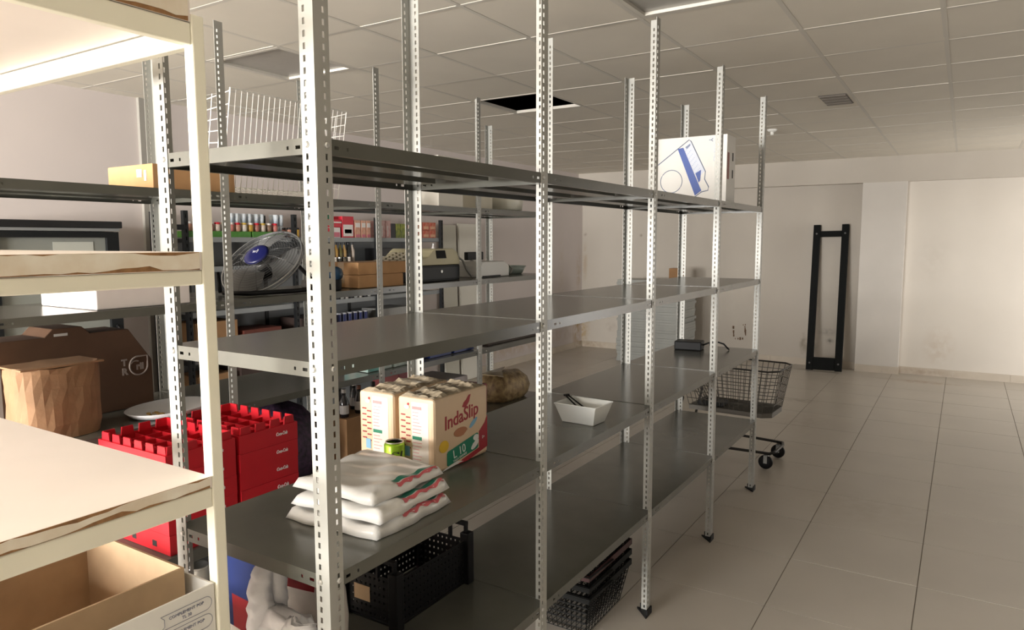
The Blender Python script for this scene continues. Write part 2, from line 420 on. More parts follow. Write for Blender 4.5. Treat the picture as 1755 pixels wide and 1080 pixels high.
level(2.055, .040, .040, 1); level(1.599, .034, .028, 2); level(1.166, .022, .040, 3); level(.712, .02, .04, 4)
# cream box inside the lowest visible level: outer white carton with a brown carton standing in it
PRINT = mat('grey_blue_print', (.22, .23, .30), .7)
def open_box(name, label, loc, sx, sy, h, m, th=.004, rz=0, mi=None, flap=False):
    t = thing(name, label, 'box', loc, rz)
    MB().box(-sx/2, -sy/2, 0, sx/2, sy/2, th).build('bottom', m, t)
    for q in ((-sx/2, -sy/2, -sx/2+th, sy/2), (sx/2-th, -sy/2, sx/2, sy/2), (-sx/2+th, -sy/2, sx/2-th, -sy/2+th), (-sx/2+th, sy/2-th, sx/2-th, sy/2)):
        MB().box(q[0], q[1], th, q[2], q[3], h).build('side', m, t)
    return t
wb = open_box('carton', 'open white printed carton holding a brown carton, on the cream rack in front', (-1.437, .524, .713), .44, .604, .236, WHITE)
for k in range(4):
    zc, yc = .202-k*.035, .250
    pts = []
    for q in range(9): pts.append((yc+.032+.0135*math.sin(PI*q/8), zc-.0135*math.cos(PI*q/8)))
    out = [(yc-.060, zc+.0135), (yc-.053, zc+.006), (yc-.053, zc-.008), (yc-.062, zc-.0135)]+pts
    MB().tube([(.2206, a, b_) for a, b_ in out], .0006, 4, closed=True).build('printed_outline', PRINT, wb)
    text('COMPLEMENT POP', .008, (.2205, yc-.008, zc+.004), 'X+', wb, PRINT, width=.072)
    text('TL 30', .0085, (.2205, yc-.008, zc-.006), 'X+', wb, PRINT)
open_box('carton', 'open brown cardboard box set inside the white printed carton', (-1.464, .548, .718), .366, .515, .255, CARD, .005)

# ================================================================ ROW ONE: THINGS ON THE LONG UNIT
def pack_print(t, sx, sy, h, front):
    """nappy pack printing: columns of small print on the -y side, brand art on the +x side"""
    RB = mat('print_dark_red', (.38, .018, .030), .5); GR = mat('print_green', (.012, .23, .13), .5); BL = mat('print_blue', (.22, .47, .68), .5)
    LR = mat('print_pale_red', (.72, .30, .30), .6); PL = mat('print_pale', (.86, .70, .62), .6); YL = mat('print_yellow', (.85, .55, .03), .5)
    BRN = mat('print_brown', (.50, .20, .09), .5); WP = mat('print_white', (.85, .85, .83), .5)
    y = -sy/2-.0004
    X = lambda u: -sx/2+u*sx
    decal(rect(X(.40), h*.06, X(.86), h*.94), 'Y-', y, t, mat('print_white_panel', (.84, .77, .70), .5), 'white_panel', .0004)
    y2 = y-.0005
    decal(rect(X(.42), h*.845, X(.68), h*.885), 'Y-', y2, t, LR, 'red_tag')
    decal(rect(X(.42), h*.44, X(.68), h*.485), 'Y-', y2, t, GR, 'green_tag')
    decal(rect(X(.20), h*.20, X(.34), h*.335), 'Y-', y2, t, BL, 'blue_tag')
    decal(oval(X(.27), h*.865, sx*.075, h*.028), 'Y-', y2, t, PL, 'round_logo'); decal(oval(X(.31), h*.905, sx*.03, h*.018, 8, .9), 'Y-', y2, t, RB, 'red_bird')
    b = MB()
    for k in range(6):
        zz = h*(.73-k*.082)
        for (u0, u1, dz) in ((.10, .22, .004), (.24, .36, -.003)): b.box(X(u0), y-.0008, zz+dz, X(u1), y, zz+dz+.004)
    b.build('print_lines', RB, t)
    b = MB()
    for k in range(16):
        zz = h*(.80-k*.045)
        if .41 < zz/h < .50: continue
        b.box(X(.43), y2-.0006, zz, X(random.uniform(.58, .68)), y2, zz+.002)
    b.build('print_lines', LR, t)
    if not front: return
    x = sx/2+.0004
    Y = lambda v: -sy/2+v*sy
    text('IndaSlip', .060, (x, Y(.49), h*.665), (PI/2, math.radians(-6), PI/2), t, RB, .12, width=sy*.62, extra=.0007)
    decal([(Y(.50), h*.79), (Y(.53), h*.845), (Y(.58), h*.88), (Y(.62), h*.93), (Y(.66), h*.935), (Y(.645), h*.89), (Y(.63), h*.84), (Y(.58), h*.785), (Y(.54), h*.775)], 'X+', x, t, RB, 'red_bird')
    decal(oval(Y(.47), h*.455, sy*.125, h*.062)[:14]+[], 'X+', x, t, BRN, 'brown_drop')
    decal(oval(Y(.71), h*.52, sy*.088, h*.034, 14, .55), 'X+', x, t, BL, 'blue_drop')
    decal(oval(Y(.17), h*.335, sy*.082, h*.082), 'X+', x, t, YL, 'yellow_seal')
    decal([(Y(.22), h*.06), (Y(.24), h*.045), (Y(.78), h*.13), (Y(.80), h*.15), (Y(.80), h*.34), (Y(.78), h*.355), (Y(.24), h*.245), (Y(.22), h*.22)], 'X+', x, t, GR, 'green_label')
    text('L 10', .038, (x+.0009, Y(.44), h*.190), (PI/2, math.radians(-9), PI/2), t, WP)
    text('TALLA GRANDE', .010, (x+.0009, Y(.45), h*.105), (PI/2, math.radians(-9), PI/2), t, WP)
    decal([(Y(.985), h*.10), (Y(.985), h*.56), (Y(.93), h*.46), (Y(.82), h*.36), (Y(.82), h*.13), (Y(.5), h*.06), (Y(.42), h*.015), (Y(.6), h*.012)], 'X+', x-.0002, t, RB, 'red_corner')
    decal(oval(Y(.755), h*.295, sy*.055, h*.045, 10), 'X+', x+.0009, t, WP, 'white_baby'); decal(oval(Y(.735), h*.20, sy*.085, h*.042, 10, .5), 'X+', x+.0009, t, WP, 'white_baby')
    text('S+', .014, (x+.0009, Y(.90), h*.26), 'X+', t, WP)
    decal([(Y(.10), h*.0), (Y(.44), h*.03), (Y(.52), h*.03), (Y(.40), h*.065), (Y(.2), h*.03)], 'X+', x, t, WP, 'white_flash')
PACKM = mat('nappy_pack_film', (.80, .60, .40), .35, 0, .04, 12, spec=.6)
WRAP = mat('clear_wrap_top', (.50, .41, .29), .22, 0, .16, 26, bump=.4)
def nappy(label, loc, sx, sy, h, front):
    t = thing('nappy_pack', label, 'pack', loc, group=None)
    MB().box(-sx/2, -sy/2, 0, sx/2, sy/2, h).build('pack', PACKM, t, bevel=.010)
    # wrinkled clear film gathered on the top
    n, m = 14, 18; rr = random.Random(int(sx*1e4)+int(front)); vs = []; fs = []
    for i in range(n+1):
        for j in range(m+1):
            u, v = i/n, j/m; e = min(u, 1-u, v, 1-v)
            vs.append((-sx/2+.006+u*(sx-.012), -sy/2+.006+v*(sy-.012), h-.002+min(e*14, 1)*(.004+rr.uniform(0, .007)+.004*math.sin(7*v*PI+3*u))))
    for i in range(n):
        for j in range(m): fs.append((i*(m+1)+j, (i+1)*(m+1)+j, (i+1)*(m+1)+j+1, i*(m+1)+j+1))
    MB().add(vs, fs).build('film_top', WRAP, t)
    pack_print(t, sx, sy, h, front)
    return t
nappy('beige nappy pack with large red brand lettering on its side, right of the pair', (-1.3725, 1.772, Z3+.001), .139, .285, .229, True)
nappy('beige nappy pack with fine print, left of the pair behind the cans', (-1.530, 1.770, Z3+.001), .142, .285, .229, False)

t = thing('drink_can', 'small lime green drink can standing before the beige nappy packs', 'can', (-1.424, 1.592, Z3+.0008))
MB().lathe([(.022,0),(.027,.004),(.0315,.010),(.0315,.088),(.028,.095)], 28).build('body', mat('lime_can', (.34, .58, .03), .25, .4), t, smooth=True)
MB().lathe([(.028,.095),(.0285,.098),(.026,.0985),(.025,.095),(.001,.095)], 28).build('lid', BOLT, t, smooth=True)
CB = mat('can_black', (.02, .02, .015), .4)
def wrap_text(o, r, ang):
    for v in o.data.vertices:
        a = ang+v.co.x/r; rr = r+.0004+v.co.z; z = v.co.y
        v.co = (rr*math.sin(a), -rr*math.cos(a), z)
for s_, size, zz, ang in (('G/', .036, .058, .95), ('S', .020, .026, .70)):
    o = text(s_, size, (0, 0, zz), (0, 0, 0), t, CB, extra=.0012); wrap_text(o, .0315, ang)

# stack of white napkin packs in loose film
FILM = mat('napkin_film', (.72, .71, .68), .28, 0, .05, 22, bump=.25, spec=.6)
PAPER = mat('napkin_paper', (.82, .78, .66), .8, 0, .06, 50)
PG = mat('napkin_print_green', (.03, .20, .14), .4); PR = mat('napkin_print_red', (.55, .10, .12), .4); PW = mat('napkin_print_white', (.75, .72, .70), .4)
def napkin(label, loc, rz, w_, d_, h, seed, hump=0):
    rr = random.Random(seed); t = thing('napkin_pack', label, 'pack', loc, rz, 'white napkin packs on the third shelf')
    n = 26; ph = [rr.uniform(0, 6.28) for _ in range(8)]
    def edge(a): return 1+.022*math.sin(3*a+ph[0])+.018*math.sin(7*a+ph[1])+.010*math.sin(13*a+ph[2])
    def top(u, v):
        q = max(abs(u), abs(v)); f = max(0, 1-max(0, (q-.88)/.12)**2.2)
        return h*f+.004*math.sin(5*u+3*v+ph[3])*f+.003*math.sin(11*v-6*u+ph[4])*f+hump*math.exp(-((u+.65)**2+(v-.6)**2)*5)*(f**.4)
    def pos(u, v):
        a = math.atan2(v, u); q = max(abs(u), abs(v)); k = 1+(edge(a)-1)*q**3
        return (u*k*w_/2, v*k*d_/2)
    vs = []; fs = []
    for i in range(n+1):
        for j in range(n+1):
            u, v = -1+2*i/n, -1+2*j/n; x, y = pos(u, v); vs.append((x, y, max(.0016, top(u, v))))
    for i in range(n):
        for j in range(n): fs.append((i*(n+1)+j, (i+1)*(n+1)+j, (i+1)*(n+1)+j+1, i*(n+1)+j+1))
    k0 = len(vs)
    for i in range(n+1):
        for j in range(n+1): vs.append((vs[i*(n+1)+j][0]*.985, vs[i*(n+1)+j][1]*.985, .0006))
    for i in range(n):
        for j in range(n): fs.append((k0+i*(n+1)+j, k0+i*(n+1)+j+1, k0+(i+1)*(n+1)+j+1, k0+(i+1)*(n+1)+j))
    for i in range(n):
        for (a, c) in (((i, 0), (i+1, 0)), ((i+1, n), (i, n)), ((n, i), (n, i+1)), ((0, i+1), (0, i))):
            A, B = a[0]*(n+1)+a[1], c[0]*(n+1)+c[1]; fs.append((A, B, k0+B, k0+A))
    MB().add(vs, fs).build('film', FILM, t, smooth=True)
    # printed band on the sloping right edge: green above, red and white below, waving
    def band(u0, u1, m, name, amp, lift=.0016):
        q = []; N = 22
        for k in range(N+1):
            v = -.30+1.18*k/N
            for u in (u0+amp*math.sin(k*1.15), u1+amp*math.sin(k*1.15+.6)):
                x, y = pos(u, v); q.append((x, y, max(.0016, top(u, v))+lift))
        MB().add(q, [(2*k, 2*k+1, 2*k+3, 2*k+2) for k in range(N)]).build(name, m, t)
    band(.77, .875, PG, 'green_band', .012); band(.86, .95, PW, 'white_band', .006, .0012); band(.895, .945, PR, 'red_band', .012)
    return t
napkin('flat white napkin pack at the very bottom of the napkin stack', (-1.272, 1.328, Z3+.0006), .03, .30, .30, .030, 3)
napkin('white napkin pack with green and red band, middle of the napkin stack', (-1.268, 1.332, Z3+.0385), .05, .285, .29, .028, 5)
napkin('white napkin pack topmost of its stack with a humped film end', (-1.285, 1.342, Z3+.0745), .02, .27, .28, .027, 9, .014)

# white square bowl with black tongs
t = thing('bowl', 'white tapered square bowl alone on the third shelf', 'bowl', (-1.215, 2.445, Z3+.0008), math.radians(-3))
BW = mat('bowl_plastic', (.74, .76, .74), .3)
def frus(b0, b1, c0, c1, z0, z1): return [(-b0,-b1,z0),(b0,-b1,z0),(b0,b1,z0),(-b0,b1,z0)], [(-c0,-c1,z1),(c0,-c1,z1),(c0,c1,z1),(-c0,c1,z1)]
b = MB()
a0, a1 = frus(.068, .047, .090, .072, 0, .074); i0, i1 = frus(.065, .044, .086, .068, .003, .074)
vs = a0+a1+i0+i1
b.add(vs, [(3,2,1,0)]+[(k,(k+1)%4,4+(k+1)%4,4+k) for k in range(4)]+[(4+k,4+(k+1)%4,12+(k+1)%4,12+k) for k in range(4)]+[(8+(k+1)%4,8+k,12+k,12+(k+1)%4) for k in range(4)]+[(8,9,10,11)])
b.build('body', BW, t, bevel=.006)
r_ = MB().tube([(-.089,-.071,.074),(.089,-.071,.074),(.089,.071,.074),(-.089,.071,.074)], .0028, 6, True).build('rim', BW, t)
t = thing('tongs', 'black tongs lying inside the white square bowl', 'tongs', (-1.255, 2.46, Z3+.068), math.radians(-20))
for s in (-1, 1):
    MB().prism([(-.055, .004*s, .017), (.07, .014*s, -.036), (.07, .020*s, -.036), (-.055, .009*s, .017)], (0, 0, .004)).build('arm', BLACKPL, t)
MB().box(-.062, -.011, .016, -.050, .011, .023).build('hinge', BLACKPL, t)

# white printer carton on the top shelf
t = thing('carton', 'white appliance carton with blue line drawing on the top shelf near the far end', 'box', (-1.33, 4.085, Z1+.0008))
WBX = mat('white_carton', (.82, .80, .76), .6, 0, .03, 8)
CBW, CBD, CBH = .405, .17, .372
MB().box(-CBW/2, -CBD/2, 0, CBW/2, CBD/2, CBH).build('body', WBX, t, bevel=.002)
BLU = mat('carton_blue', (.035, .085, .36), .5); LBL = mat('carton_pale_blue', (.42, .50, .68), .5); GRY = mat('carton_grey_line', (.20, .24, .36), .5)
yy = -CBD/2-.0004
# pixel-like layout in fractions of the face
P = lambda u, v: (-CBW/2+u*CBW, v*CBH)
decal([P(.31,.83), P(.39,.845), P(.66,.19), P(.57,.12)], 'Y-', yy, t, BLU, 'blue_bar')
decal([P(.40,.83), P(.49,.93), P(.70,.48), P(.63,.40), P(.56,.42)], 'Y-', yy, t, mat('carton_screen', (.66, .70, .80), .5), 'drawn_cover')
decal([P(.57,.45), P(.65,.50), P(.64,.34), P(.62,.31)], 'Y-', yy-.0007, t, BLU, 'blue_triangle')
decal([P(.42,.85), P(.49,.90), P(.49,.87), P(.44,.82)], 'Y-', yy-.0007, t, GRY, 'drawn_hook')
b = MB()
L = lambda pts, r=.0026, cl=False: b.tube([(*P(*p)[:1], yy, P(*p)[1]) for p in pts], r, 4, cl)
L([(0,.585), (.31,.83), (.47,.955), (.50,.93), (.71,.47), (.70,.36), (.76,.24), (.75,.19), (.66,.17), (.48,.035)])
b.build('drawn_outline', GRY, t)
b = MB(); b.tube([(P(.225,.345)[0]+.064*math.cos(q), yy, P(.225,.345)[1]+.064*math.sin(q)) for q in [2*PI*k/28 for k in range(28)]], .0020, 4, True); b.build('drawn_circle', GRY, t)
for k in range(7):
    for j in range(4):
        u, v = .465+k*.026-j*.016+.0, .845-k*.055-j*.020
        decal(rect(P(u,v)[0], P(u,v)[1], P(u+.012,v)[0], P(u,v+.010)[1]), 'Y-', yy-.0007, t, LBL, 'drawn_key')
text('Y', .030, (P(.775,.93)[0], yy, P(.775,.93)[1]), (PI/2, PI/2, 0), t, GRY, extra=.001)
decal(oval(*P(.85,.935), .006, .006, 8), 'Y-', yy, t, mat('carton_red_mark', (.7, .2, .2), .5), 'red_mark')
text('COOK MILLS', .020, (P(.835,.74)[0], yy, P(.835,.74)[1]), (PI/2, PI/2, 0), t, LBL, width=.09)
xx = CBW/2+.0004
RDP = mat('carton_red_panel', (.30, .10, .08), .6)
decal(rect(-.075, .13, -.040, .275), 'X+', xx, t, RDP, 'red_panel')
for zz in (.14, .235): decal(rect(.022, zz, .040, zz+.045), 'X+', xx, t, DARKHOLE, 'hand_hole')

# black adapter box with cable
t = thing('adapter_box', 'flat black electrical box with cable on the third shelf, far end', 'box', (-1.465, 4.46, Z3+.0008), math.radians(8))
MB().box(-.085, -.06, 0, .085, .06, .055).build('body', BLACKPL, t, bevel=.006)
MB().tube([(.085,.0,.03),(.12,.01,.045),(.15,.02,.04),(.175,.03,.05),(.21,.03,.040),(.235,.035,.012),(.24,.05,.005)], .0055, 6).build('cable', BLACKPL, t, smooth=True)
MB().box(.125, .005, .028, .165, .032, .055).build('plug', BLACKPL, t)

# black vegetable crate on the bottom shelf
t = thing('crate', 'black slotted plastic crate with a buff label on the bottom shelf', 'crate', (-1.484, 1.712, Z4+.0008))
CX, CY, CH = .108, .180, .178
MB().box(-CX+.003, -CY+.003, 0, CX-.003, CY-.003, .006).build('base', BLACKPL, t)
def lattice(o, du, L, H, dn):
    b = MB(); nh = max(3, int(L/.020)); 
    rows = 6
    for r in range(rows):
        z0 = .012+r*(H-.020)/rows; hs = [(.016+k*(L-.03)/nh, .016+k*(L-.03)/nh+(L-.03)/nh*.40) for k in range(nh)]
        b.strip(L, (H-.012)/rows, .004, hs, .008, (H-.02)/rows*.5, (o[0], o[1], z0), du, (0,0,1), dn)
    return b
for (o, du, L_, dn) in (((-CX,-CY,0), (1,0,0), 2*CX, (0,1,0)), ((-CX,CY,0), (1,0,0), 2*CX, (0,-1,0)), ((-CX,-CY,0), (0,1,0), 2*CY, (1,0,0)), ((CX,-CY,0), (0,1,0), 2*CY, (-1,0,0))):
    lattice(o, du, L_, CH-.02, dn).build('side', BLACKPL, t)
for sx in (-1, 1):
    for sy in (-1, 1): MB().box(sx*CX-.017, sy*CY-.017, 0, sx*CX+.017, sy*CY+.017, CH).build('corner_post', BLACKPL, t, bevel=.003)
for sy in (-1, 1):
    b = MB(); b.box(-CX, sy*CY-.008, CH+.022, CX, sy*CY+.008, CH+.034)
    for x in (-CX, -.04, .034, CX-.008): b.box(x, sy*CY-.007, CH-.03, x+.008, sy*CY+.007, CH+.022)
    b.build('handle', BLACKPL, t)
decal(rect(-.061, .060, .004, .108), 'Y-', -CY-.0015, t, mat('buff_label', (.62, .44, .26), .7), 'paper_label')

# blue and red sack and white carrier bag on the bottom shelf, near end
def blob(rings, n, fn):
    """closed surface from rings of (z, rx, ry, cx, cy); fn(k, ring) gives a radius factor"""
    vs = []; fs = []; m = len(rings)
    for i, (z, rx, ry, cx, cy) in enumerate(rings):
        for k in range(n):
            a = 2*PI*k/n; f = fn(a, i); ca, sa = math.cos(a), math.sin(a)
            p = 3.2; q = (abs(ca)**p+abs(sa)**p)**(-1/p)
            vs.append((cx+rx*f*ca*q, cy+ry*f*sa*q, z+.006*math.sin(3*a+i)*min(1, z/.06)))
    for i in range(m-1):
        for k in range(n): fs.append((i*n+k, i*n+(k+1)%n, (i+1)*n+(k+1)%n, (i+1)*n+k))
    fs += [tuple(range(n-1,-1,-1)), tuple((m-1)*n+k for k in range(n))]
    return MB().add(vs, fs)
t = thing('sack', 'dark blue and red printed sack behind the white carrier bag', 'sack', (-1.548, 1.235, Z4+.0008))
rings = [(0,.22,.045,0,0),(.02,.24,.055,0,0),(.10,.25,.062,0,0),(.20,.25,.062,0,0),(.27,.24,.055,.01,0),(.33,.19,.04,.05,0),(.37,.15,.028,.085,0),(.40,.12,.012,.11,0)]
SBL = mat('sack_blue', (.004, .013, .075), .6, 0, .2, 12, bump=.2, spec=.15); SRD = mat('sack_red', (.20, .006, .010), .6, 0, .2, 12, bump=.2, spec=.15); SWH = mat('sack_white', (.52, .48, .44), .4, 0, .2, 12, bump=.2)
bl = blob(rings, 48, lambda a, i: 1+.015*math.sin(5*a+i*1.7)+.01*math.sin(9*a-i))
me = bl.mesh('sack_body')
for m_ in (SBL, SRD, SWH): me.materials.append(m_)
for p in me.polygons:
    c = p.center; p.use_smooth = True
    red_hi = .20+.72*(c.x+.03)
    p.material_index = 2 if c.z < red_hi-.06+.012*math.sin(60*c.x) else (1 if c.z < red_hi else 0)
link('body', me, t)
t = thing('carrier_bag', 'crumpled white plastic carrier bag with upright handles by the front post', 'bag', (-1.335, 1.085, Z4+.0008))
BAGM = mat('carrier_bag_film', (.80, .79, .81), .35, 0, .06, 18, bump=.35, spec=.5)
from mathutils import noise
def crumple(b, amp, f):
    q = []
    for p in b.v:
        v = Vector(p); k = min(1, v.z/.03)
        d = Vector((noise.noise(v*f), noise.noise(v*f+Vector((9,0,0))), noise.noise(v*f+Vector((0,9,0)))))
        d2 = Vector((noise.noise(v*f*2.3), noise.noise(v*f*2.3+Vector((5,0,0))), 0))
        v = v+(d*amp+d2*amp*.5)*k; q.append((v.x, v.y, max(.0004, v.z)))
    b.v = q; return b
key = [(0,.07,.046,0,0),(.008,.105,.056,0,0),(.06,.116,.060,0,0),(.13,.112,.058,0,0),(.19,.10,.052,.0,0),(.235,.092,.040,-.005,0),(.265,.086,.028,-.008,0),(.285,.080,.012,-.010,0)]
rings = []
for k in range(len(key)-1):
    for q in range(4): rings.append(tuple(a+(c-a)*q/4 for a, c in zip(key[k], key[k+1])))
rings.append(key[-1])
crumple(blob(rings, 72, lambda a, i: 1+.03*math.sin(4*a+.15*i)+.03*math.sin(9*a-.2*i)), .016, 17).build('body', BAGM, t, smooth=True)
def ribbon(path, w0):
    n = 8; P = []; W_ = []
    for k in range(len(path)-1):
        for q in range(n):
            f = q/n; P.append(Vector(path[k]).lerp(Vector(path[k+1]), f)); W_.append(w0[k]+(w0[k+1]-w0[k])*f)
    P.append(Vector(path[-1])); W_.append(w0[-1]); q = []; f = []; m = 10
    for p, w_ in zip(P, W_):
        for e in range(m):
            a = 2*PI*e/m; q.append(p+Vector((w_*math.cos(a), .011*math.sin(a)+.012*math.cos(2*a)*w_/.03, 0)))
    for k in range(len(P)-1):
        for e in range(m): f.append((m*k+e, m*k+(e+1)%m, m*k+m+(e+1)%m, m*k+m+e))
    f += [tuple(range(m-1,-1,-1)), tuple(m*(len(P)-1)+e for e in range(m))]
    crumple(MB().add(q, f), .010, 24).build('handle', BAGM, t, smooth=True)
ribbon([(-.060,-.012,.19),(-.066,-.016,.26),(-.068,-.016,.32),(-.060,-.012,.365),(-.050,-.004,.392),(-.046,.012,.385),(-.052,.022,.34),(-.052,.020,.26)], [.050,.044,.036,.030,.022,.022,.030,.036])
ribbon([(.045,-.018,.18),(.060,-.026,.235),(.082,-.032,.280),(.104,-.036,.300),(.118,-.036,.292),(.128,-.034,.275)], [.050,.050,.044,.036,.026,.012])

# ================================================================ ROW TWO: STOCK AND MACHINES
# white wire basket standing on its side on the top shelf
t = thing('wire_basket', 'white wire basket standing on its side on the far unit top shelf', 'basket', (-2.80, 2.38, Z1+.001))
t.rotation_euler = (0, math.radians(10), 0)
BL_, BHt, BDp = .345, .462, .20
b = MB(); b.tube([(0,-BL_,.004),(0,BL_,.004),(0,BL_,BHt),(0,-BL_,BHt)], .0042, 6, True)
b.tube([(-BDp,-BL_*.96,.02),(-BDp,BL_*.96,.02),(-BDp,BL_*.96,BHt*.86),(-BDp,-BL_*.96,BHt*.86)], .0042, 6, True); b.build('rim_wire', WIREW, t)
b = MB()
for k in range(1, 23): b.tube([(0, -BL_+2*BL_*k/23, .004), (.0, -BL_+2*BL_*k/23, BHt)], .0021, 4)
b.build('panel_wire', WIREW, t)
for sy in (-1, 1):
    b = MB()
    for k in range(9):
        z = .01+(BHt-.02)*k/8
        b.tube([(0, sy*BL_, z), (-BDp, sy*BL_*.96, .02+(BHt*.86-.02)*k/8)], .0022, 4)
    for d in (.33, .66): b.tube([(-BDp*d, sy*BL_*.98, .008), (-BDp*d, sy*BL_*.98, BHt*.93)], .0022, 4)
    b.build('end_wire', WIREW, t)
b = MB()
for k in range(1, 23): b.tube([(-.002, -BL_+2*BL_*k/23, .005), (-BDp, (-BL_+2*BL_*k/23)*.96, .02)], .0022, 4)
for z in (.17,): b.tube([(0, -BL_, z), (0, BL_, z)], .0032, 5)
b.build('side_wire', WIREW, t)

def carton(name, label, x0, x1, y0, y1, z, h, m, flaps=True, tape=None, group=None, cat='box'):
    t = thing(name, label, cat, ((x0+x1)/2, (y0+y1)/2, z+.001), group=group)
    sx, sy = (x1-x0)/2, (y1-y0)/2
    MB().box(-sx, -sy, 0, sx, sy, h).build('body', m, t, bevel=.002)
    if flaps:
        MB().box(-sx+.002, -sy+.002, h, -.0015, sy-.002, h+.0015).build('flap', m, t); MB().box(.0015, -sy+.002, h, sx-.002, sy-.002, h+.0015).build('flap', m, t)
    if tape: MB().box(-.022, -sy-.0006, h*.35, .022, sy+.0006, h+.002).build('tape', tape, t)
    return t
TAPE = mat('tan_tape', (.52, .36, .20), .3)
ORC = mat('cardboard_orange', (.56, .32, .15), .8, 0, .1, 12)
t = carton('carton', 'orange-brown cardboard carton on the far unit top shelf beside the wire basket', -2.96, -2.648, 1.62, 1.985, Z1, .092, ORC)
decal(rect(.05, .045, .085, .075), 'Y-', -.1835, t, WHITE, 'paper_label'); decal(rect(.10, .03, .115, .07), 'Y-', -.1835, t, WHITE, 'paper_label')
carton('carton', 'tall plain white carton on the far unit top shelf', -2.86, -2.62, 3.355, 3.595, Z1, .292, mat('plain_white_carton', (.78, .75, .68), .6, 0, .03, 8))
carton('carton', 'low cream carton beside the cream bucket on the far unit top shelf', -2.90, -2.66, 3.80, 3.98, Z1, .125, mat('cream_carton', (.76, .72, .60), .6, 0, .03, 8))
t = thing('bucket', 'wide cream bucket at the end of the far unit top shelf', 'bucket', (-2.80, 4.25, Z1+.001))
BKM = mat('cream_bucket', (.72, .70, .60), .35)
MB().lathe([(.16, 0), (.175, .008), (.188, .13), (.186, .131), (.172, .01), (.001, .01)], 40).build('body', BKM, t, smooth=True)
MB().lathe([(.188, .112), (.196, .114), (.196, .128), (.188, .131)], 40).build('rim', BKM, t, smooth=True)

# counter level
t = thing('foam_box', 'long white foam box on the far unit behind the cream rack', 'box', (-2.83, 1.555, Z2+.001))
MB().box(-.20, -.185, 0, .20, .185, .125).build('body', mat('white_foam', (.80, .74, .72), .7, 0, .03, 20), t, bevel=.004)
MB().box(-.204, -.189, .125, .204, .189, .150).build('lid', mat('white_foam', (.8, .74, .72)), t, bevel=.004)

# big round fan lying tilted on its back
t = thing('floor_fan', 'large round grey fan with dark blue hub lying tilted on the far unit', 'fan', (-2.87, 2.285, Z2+.001))
n_ = (F*-.72 + U*.64 + R*-.26).normalized()
fr = Matrix.Identity(4); u_ = n_.cross(Vector((0,0,1))).normalized(); v_ = u_.cross(n_).normalized()
for i in range(3): fr[i][0], fr[i][1], fr[i][2] = u_[i], v_[i], n_[i]
fr.translation = Vector((0, 0, .148))
def fanpart(b, name, m, smooth=True):
    b.v = [tuple(fr @ Vector(p)) for p in b.v]; return b.build(name, m, t, smooth=smooth)
FR = .205
circ = lambda r, z, n=40: [(r*math.cos(2*PI*k/n), r*math.sin(2*PI*k/n), z) for k in range(n)]
GREYW = mat('fan_cage', (.11, .11, .11), .35, .5); GREYB = mat('fan_blade', (.17, .17, .165), .3, 0, spec=.6)
b = MB()
for k in range(14):
    r = .062+(FR-.062)*k/13; b.tube(circ(r, .045*math.cos((r/FR)**2*PI/2)), .0013, 4, True)
fanpart(b, 'front_cage', GREYW)
b = MB()
for k in range(12):
    a = 2*PI*k/12; b.tube([(r*math.cos(a+.5*r), r*math.sin(a+.5*r), .045*math.cos((r/FR)**2*PI/2)+.001) for r in (.06, .11, .16, FR)], .0014, 4)
fanpart(b, 'cage_ribs', GREYW)
b = MB(); b.tube(circ(FR+.002, -.004, 56), .0055, 8, True); b.tube(circ(FR+.001, -.022, 56), .004, 6, True); fanpart(b, 'outer_ring', mat('fan_ring', (.30, .30, .29), .3, .5))
b = MB()
for k in range(12): b.tube(circ(.06+(FR-.06)*k/11, -.06+.05*((.06+(FR-.06)*k/11)/FR)**2, 36), .0013, 4, True)
fanpart(b, 'rear_cage', GREYW)
for k in range(3):
    vs = []; fs = []
    for i in range(9):
        r = .045+.145*i/8
        for j in range(9):
            a = 2*PI*k/3+.25*i/8+(j/8)*(1.35+.25*i/8); vs.append((r*math.cos(a), r*math.sin(a), -.030+.032*(j/8)))
    for i in range(8):
        for j in range(8): fs.append((i*9+j, (i+1)*9+j, (i+1)*9+j+1, i*9+j+1))
    fanpart(MB().add(vs, fs), 'blade', GREYB)
fanpart(MB().lathe([(.040, -.03), (.045, .0), (.044, .012), (.001, .014)], 24), 'blade_hub', GREYB)
fanpart(MB().lathe([(.062, .040), (.063, .050), (.054, .057), (.03, .060), (.001, .061)], 28), 'badge', mat('fan_badge_blue', (.012, .014, .085), .3))
o = text('fw', .034, (0, 0, 0), (0, 0, 0), t, mat('badge_silver', (.5, .5, .55), .4), name='badge_mark')
for v in o.data.vertices: v.co = fr @ Vector((v.co.x+.004, v.co.y+.010, v.co.z+.0612))
fanpart(MB().lathe([(.035, -.075), (.055, -.07), (.055, -.035), (.03, -.03)], 20), 'motor', BLACKPL)
b = MB(); b.tube([(.03,-.24,.012),(.16,-.20,.012),(.20,0,.012),(.16,.22,.012),(.03,.26,.012)], .011, 8); b.tube([(.16,.20,.012),(.10,.215,.06),(.02,.21,.12)], .010, 8); b.tube([(-.02,-.22,.012),(-.06,-.20,.10)], .009, 8)
b.build('stand', BLACKPL, t, smooth=True)
MB().box(-.04, .27, .0, .10, .40, .045).build('stand_foot', mat('fan_foot', (.10, .10, .10), .3), t, bevel=.01)

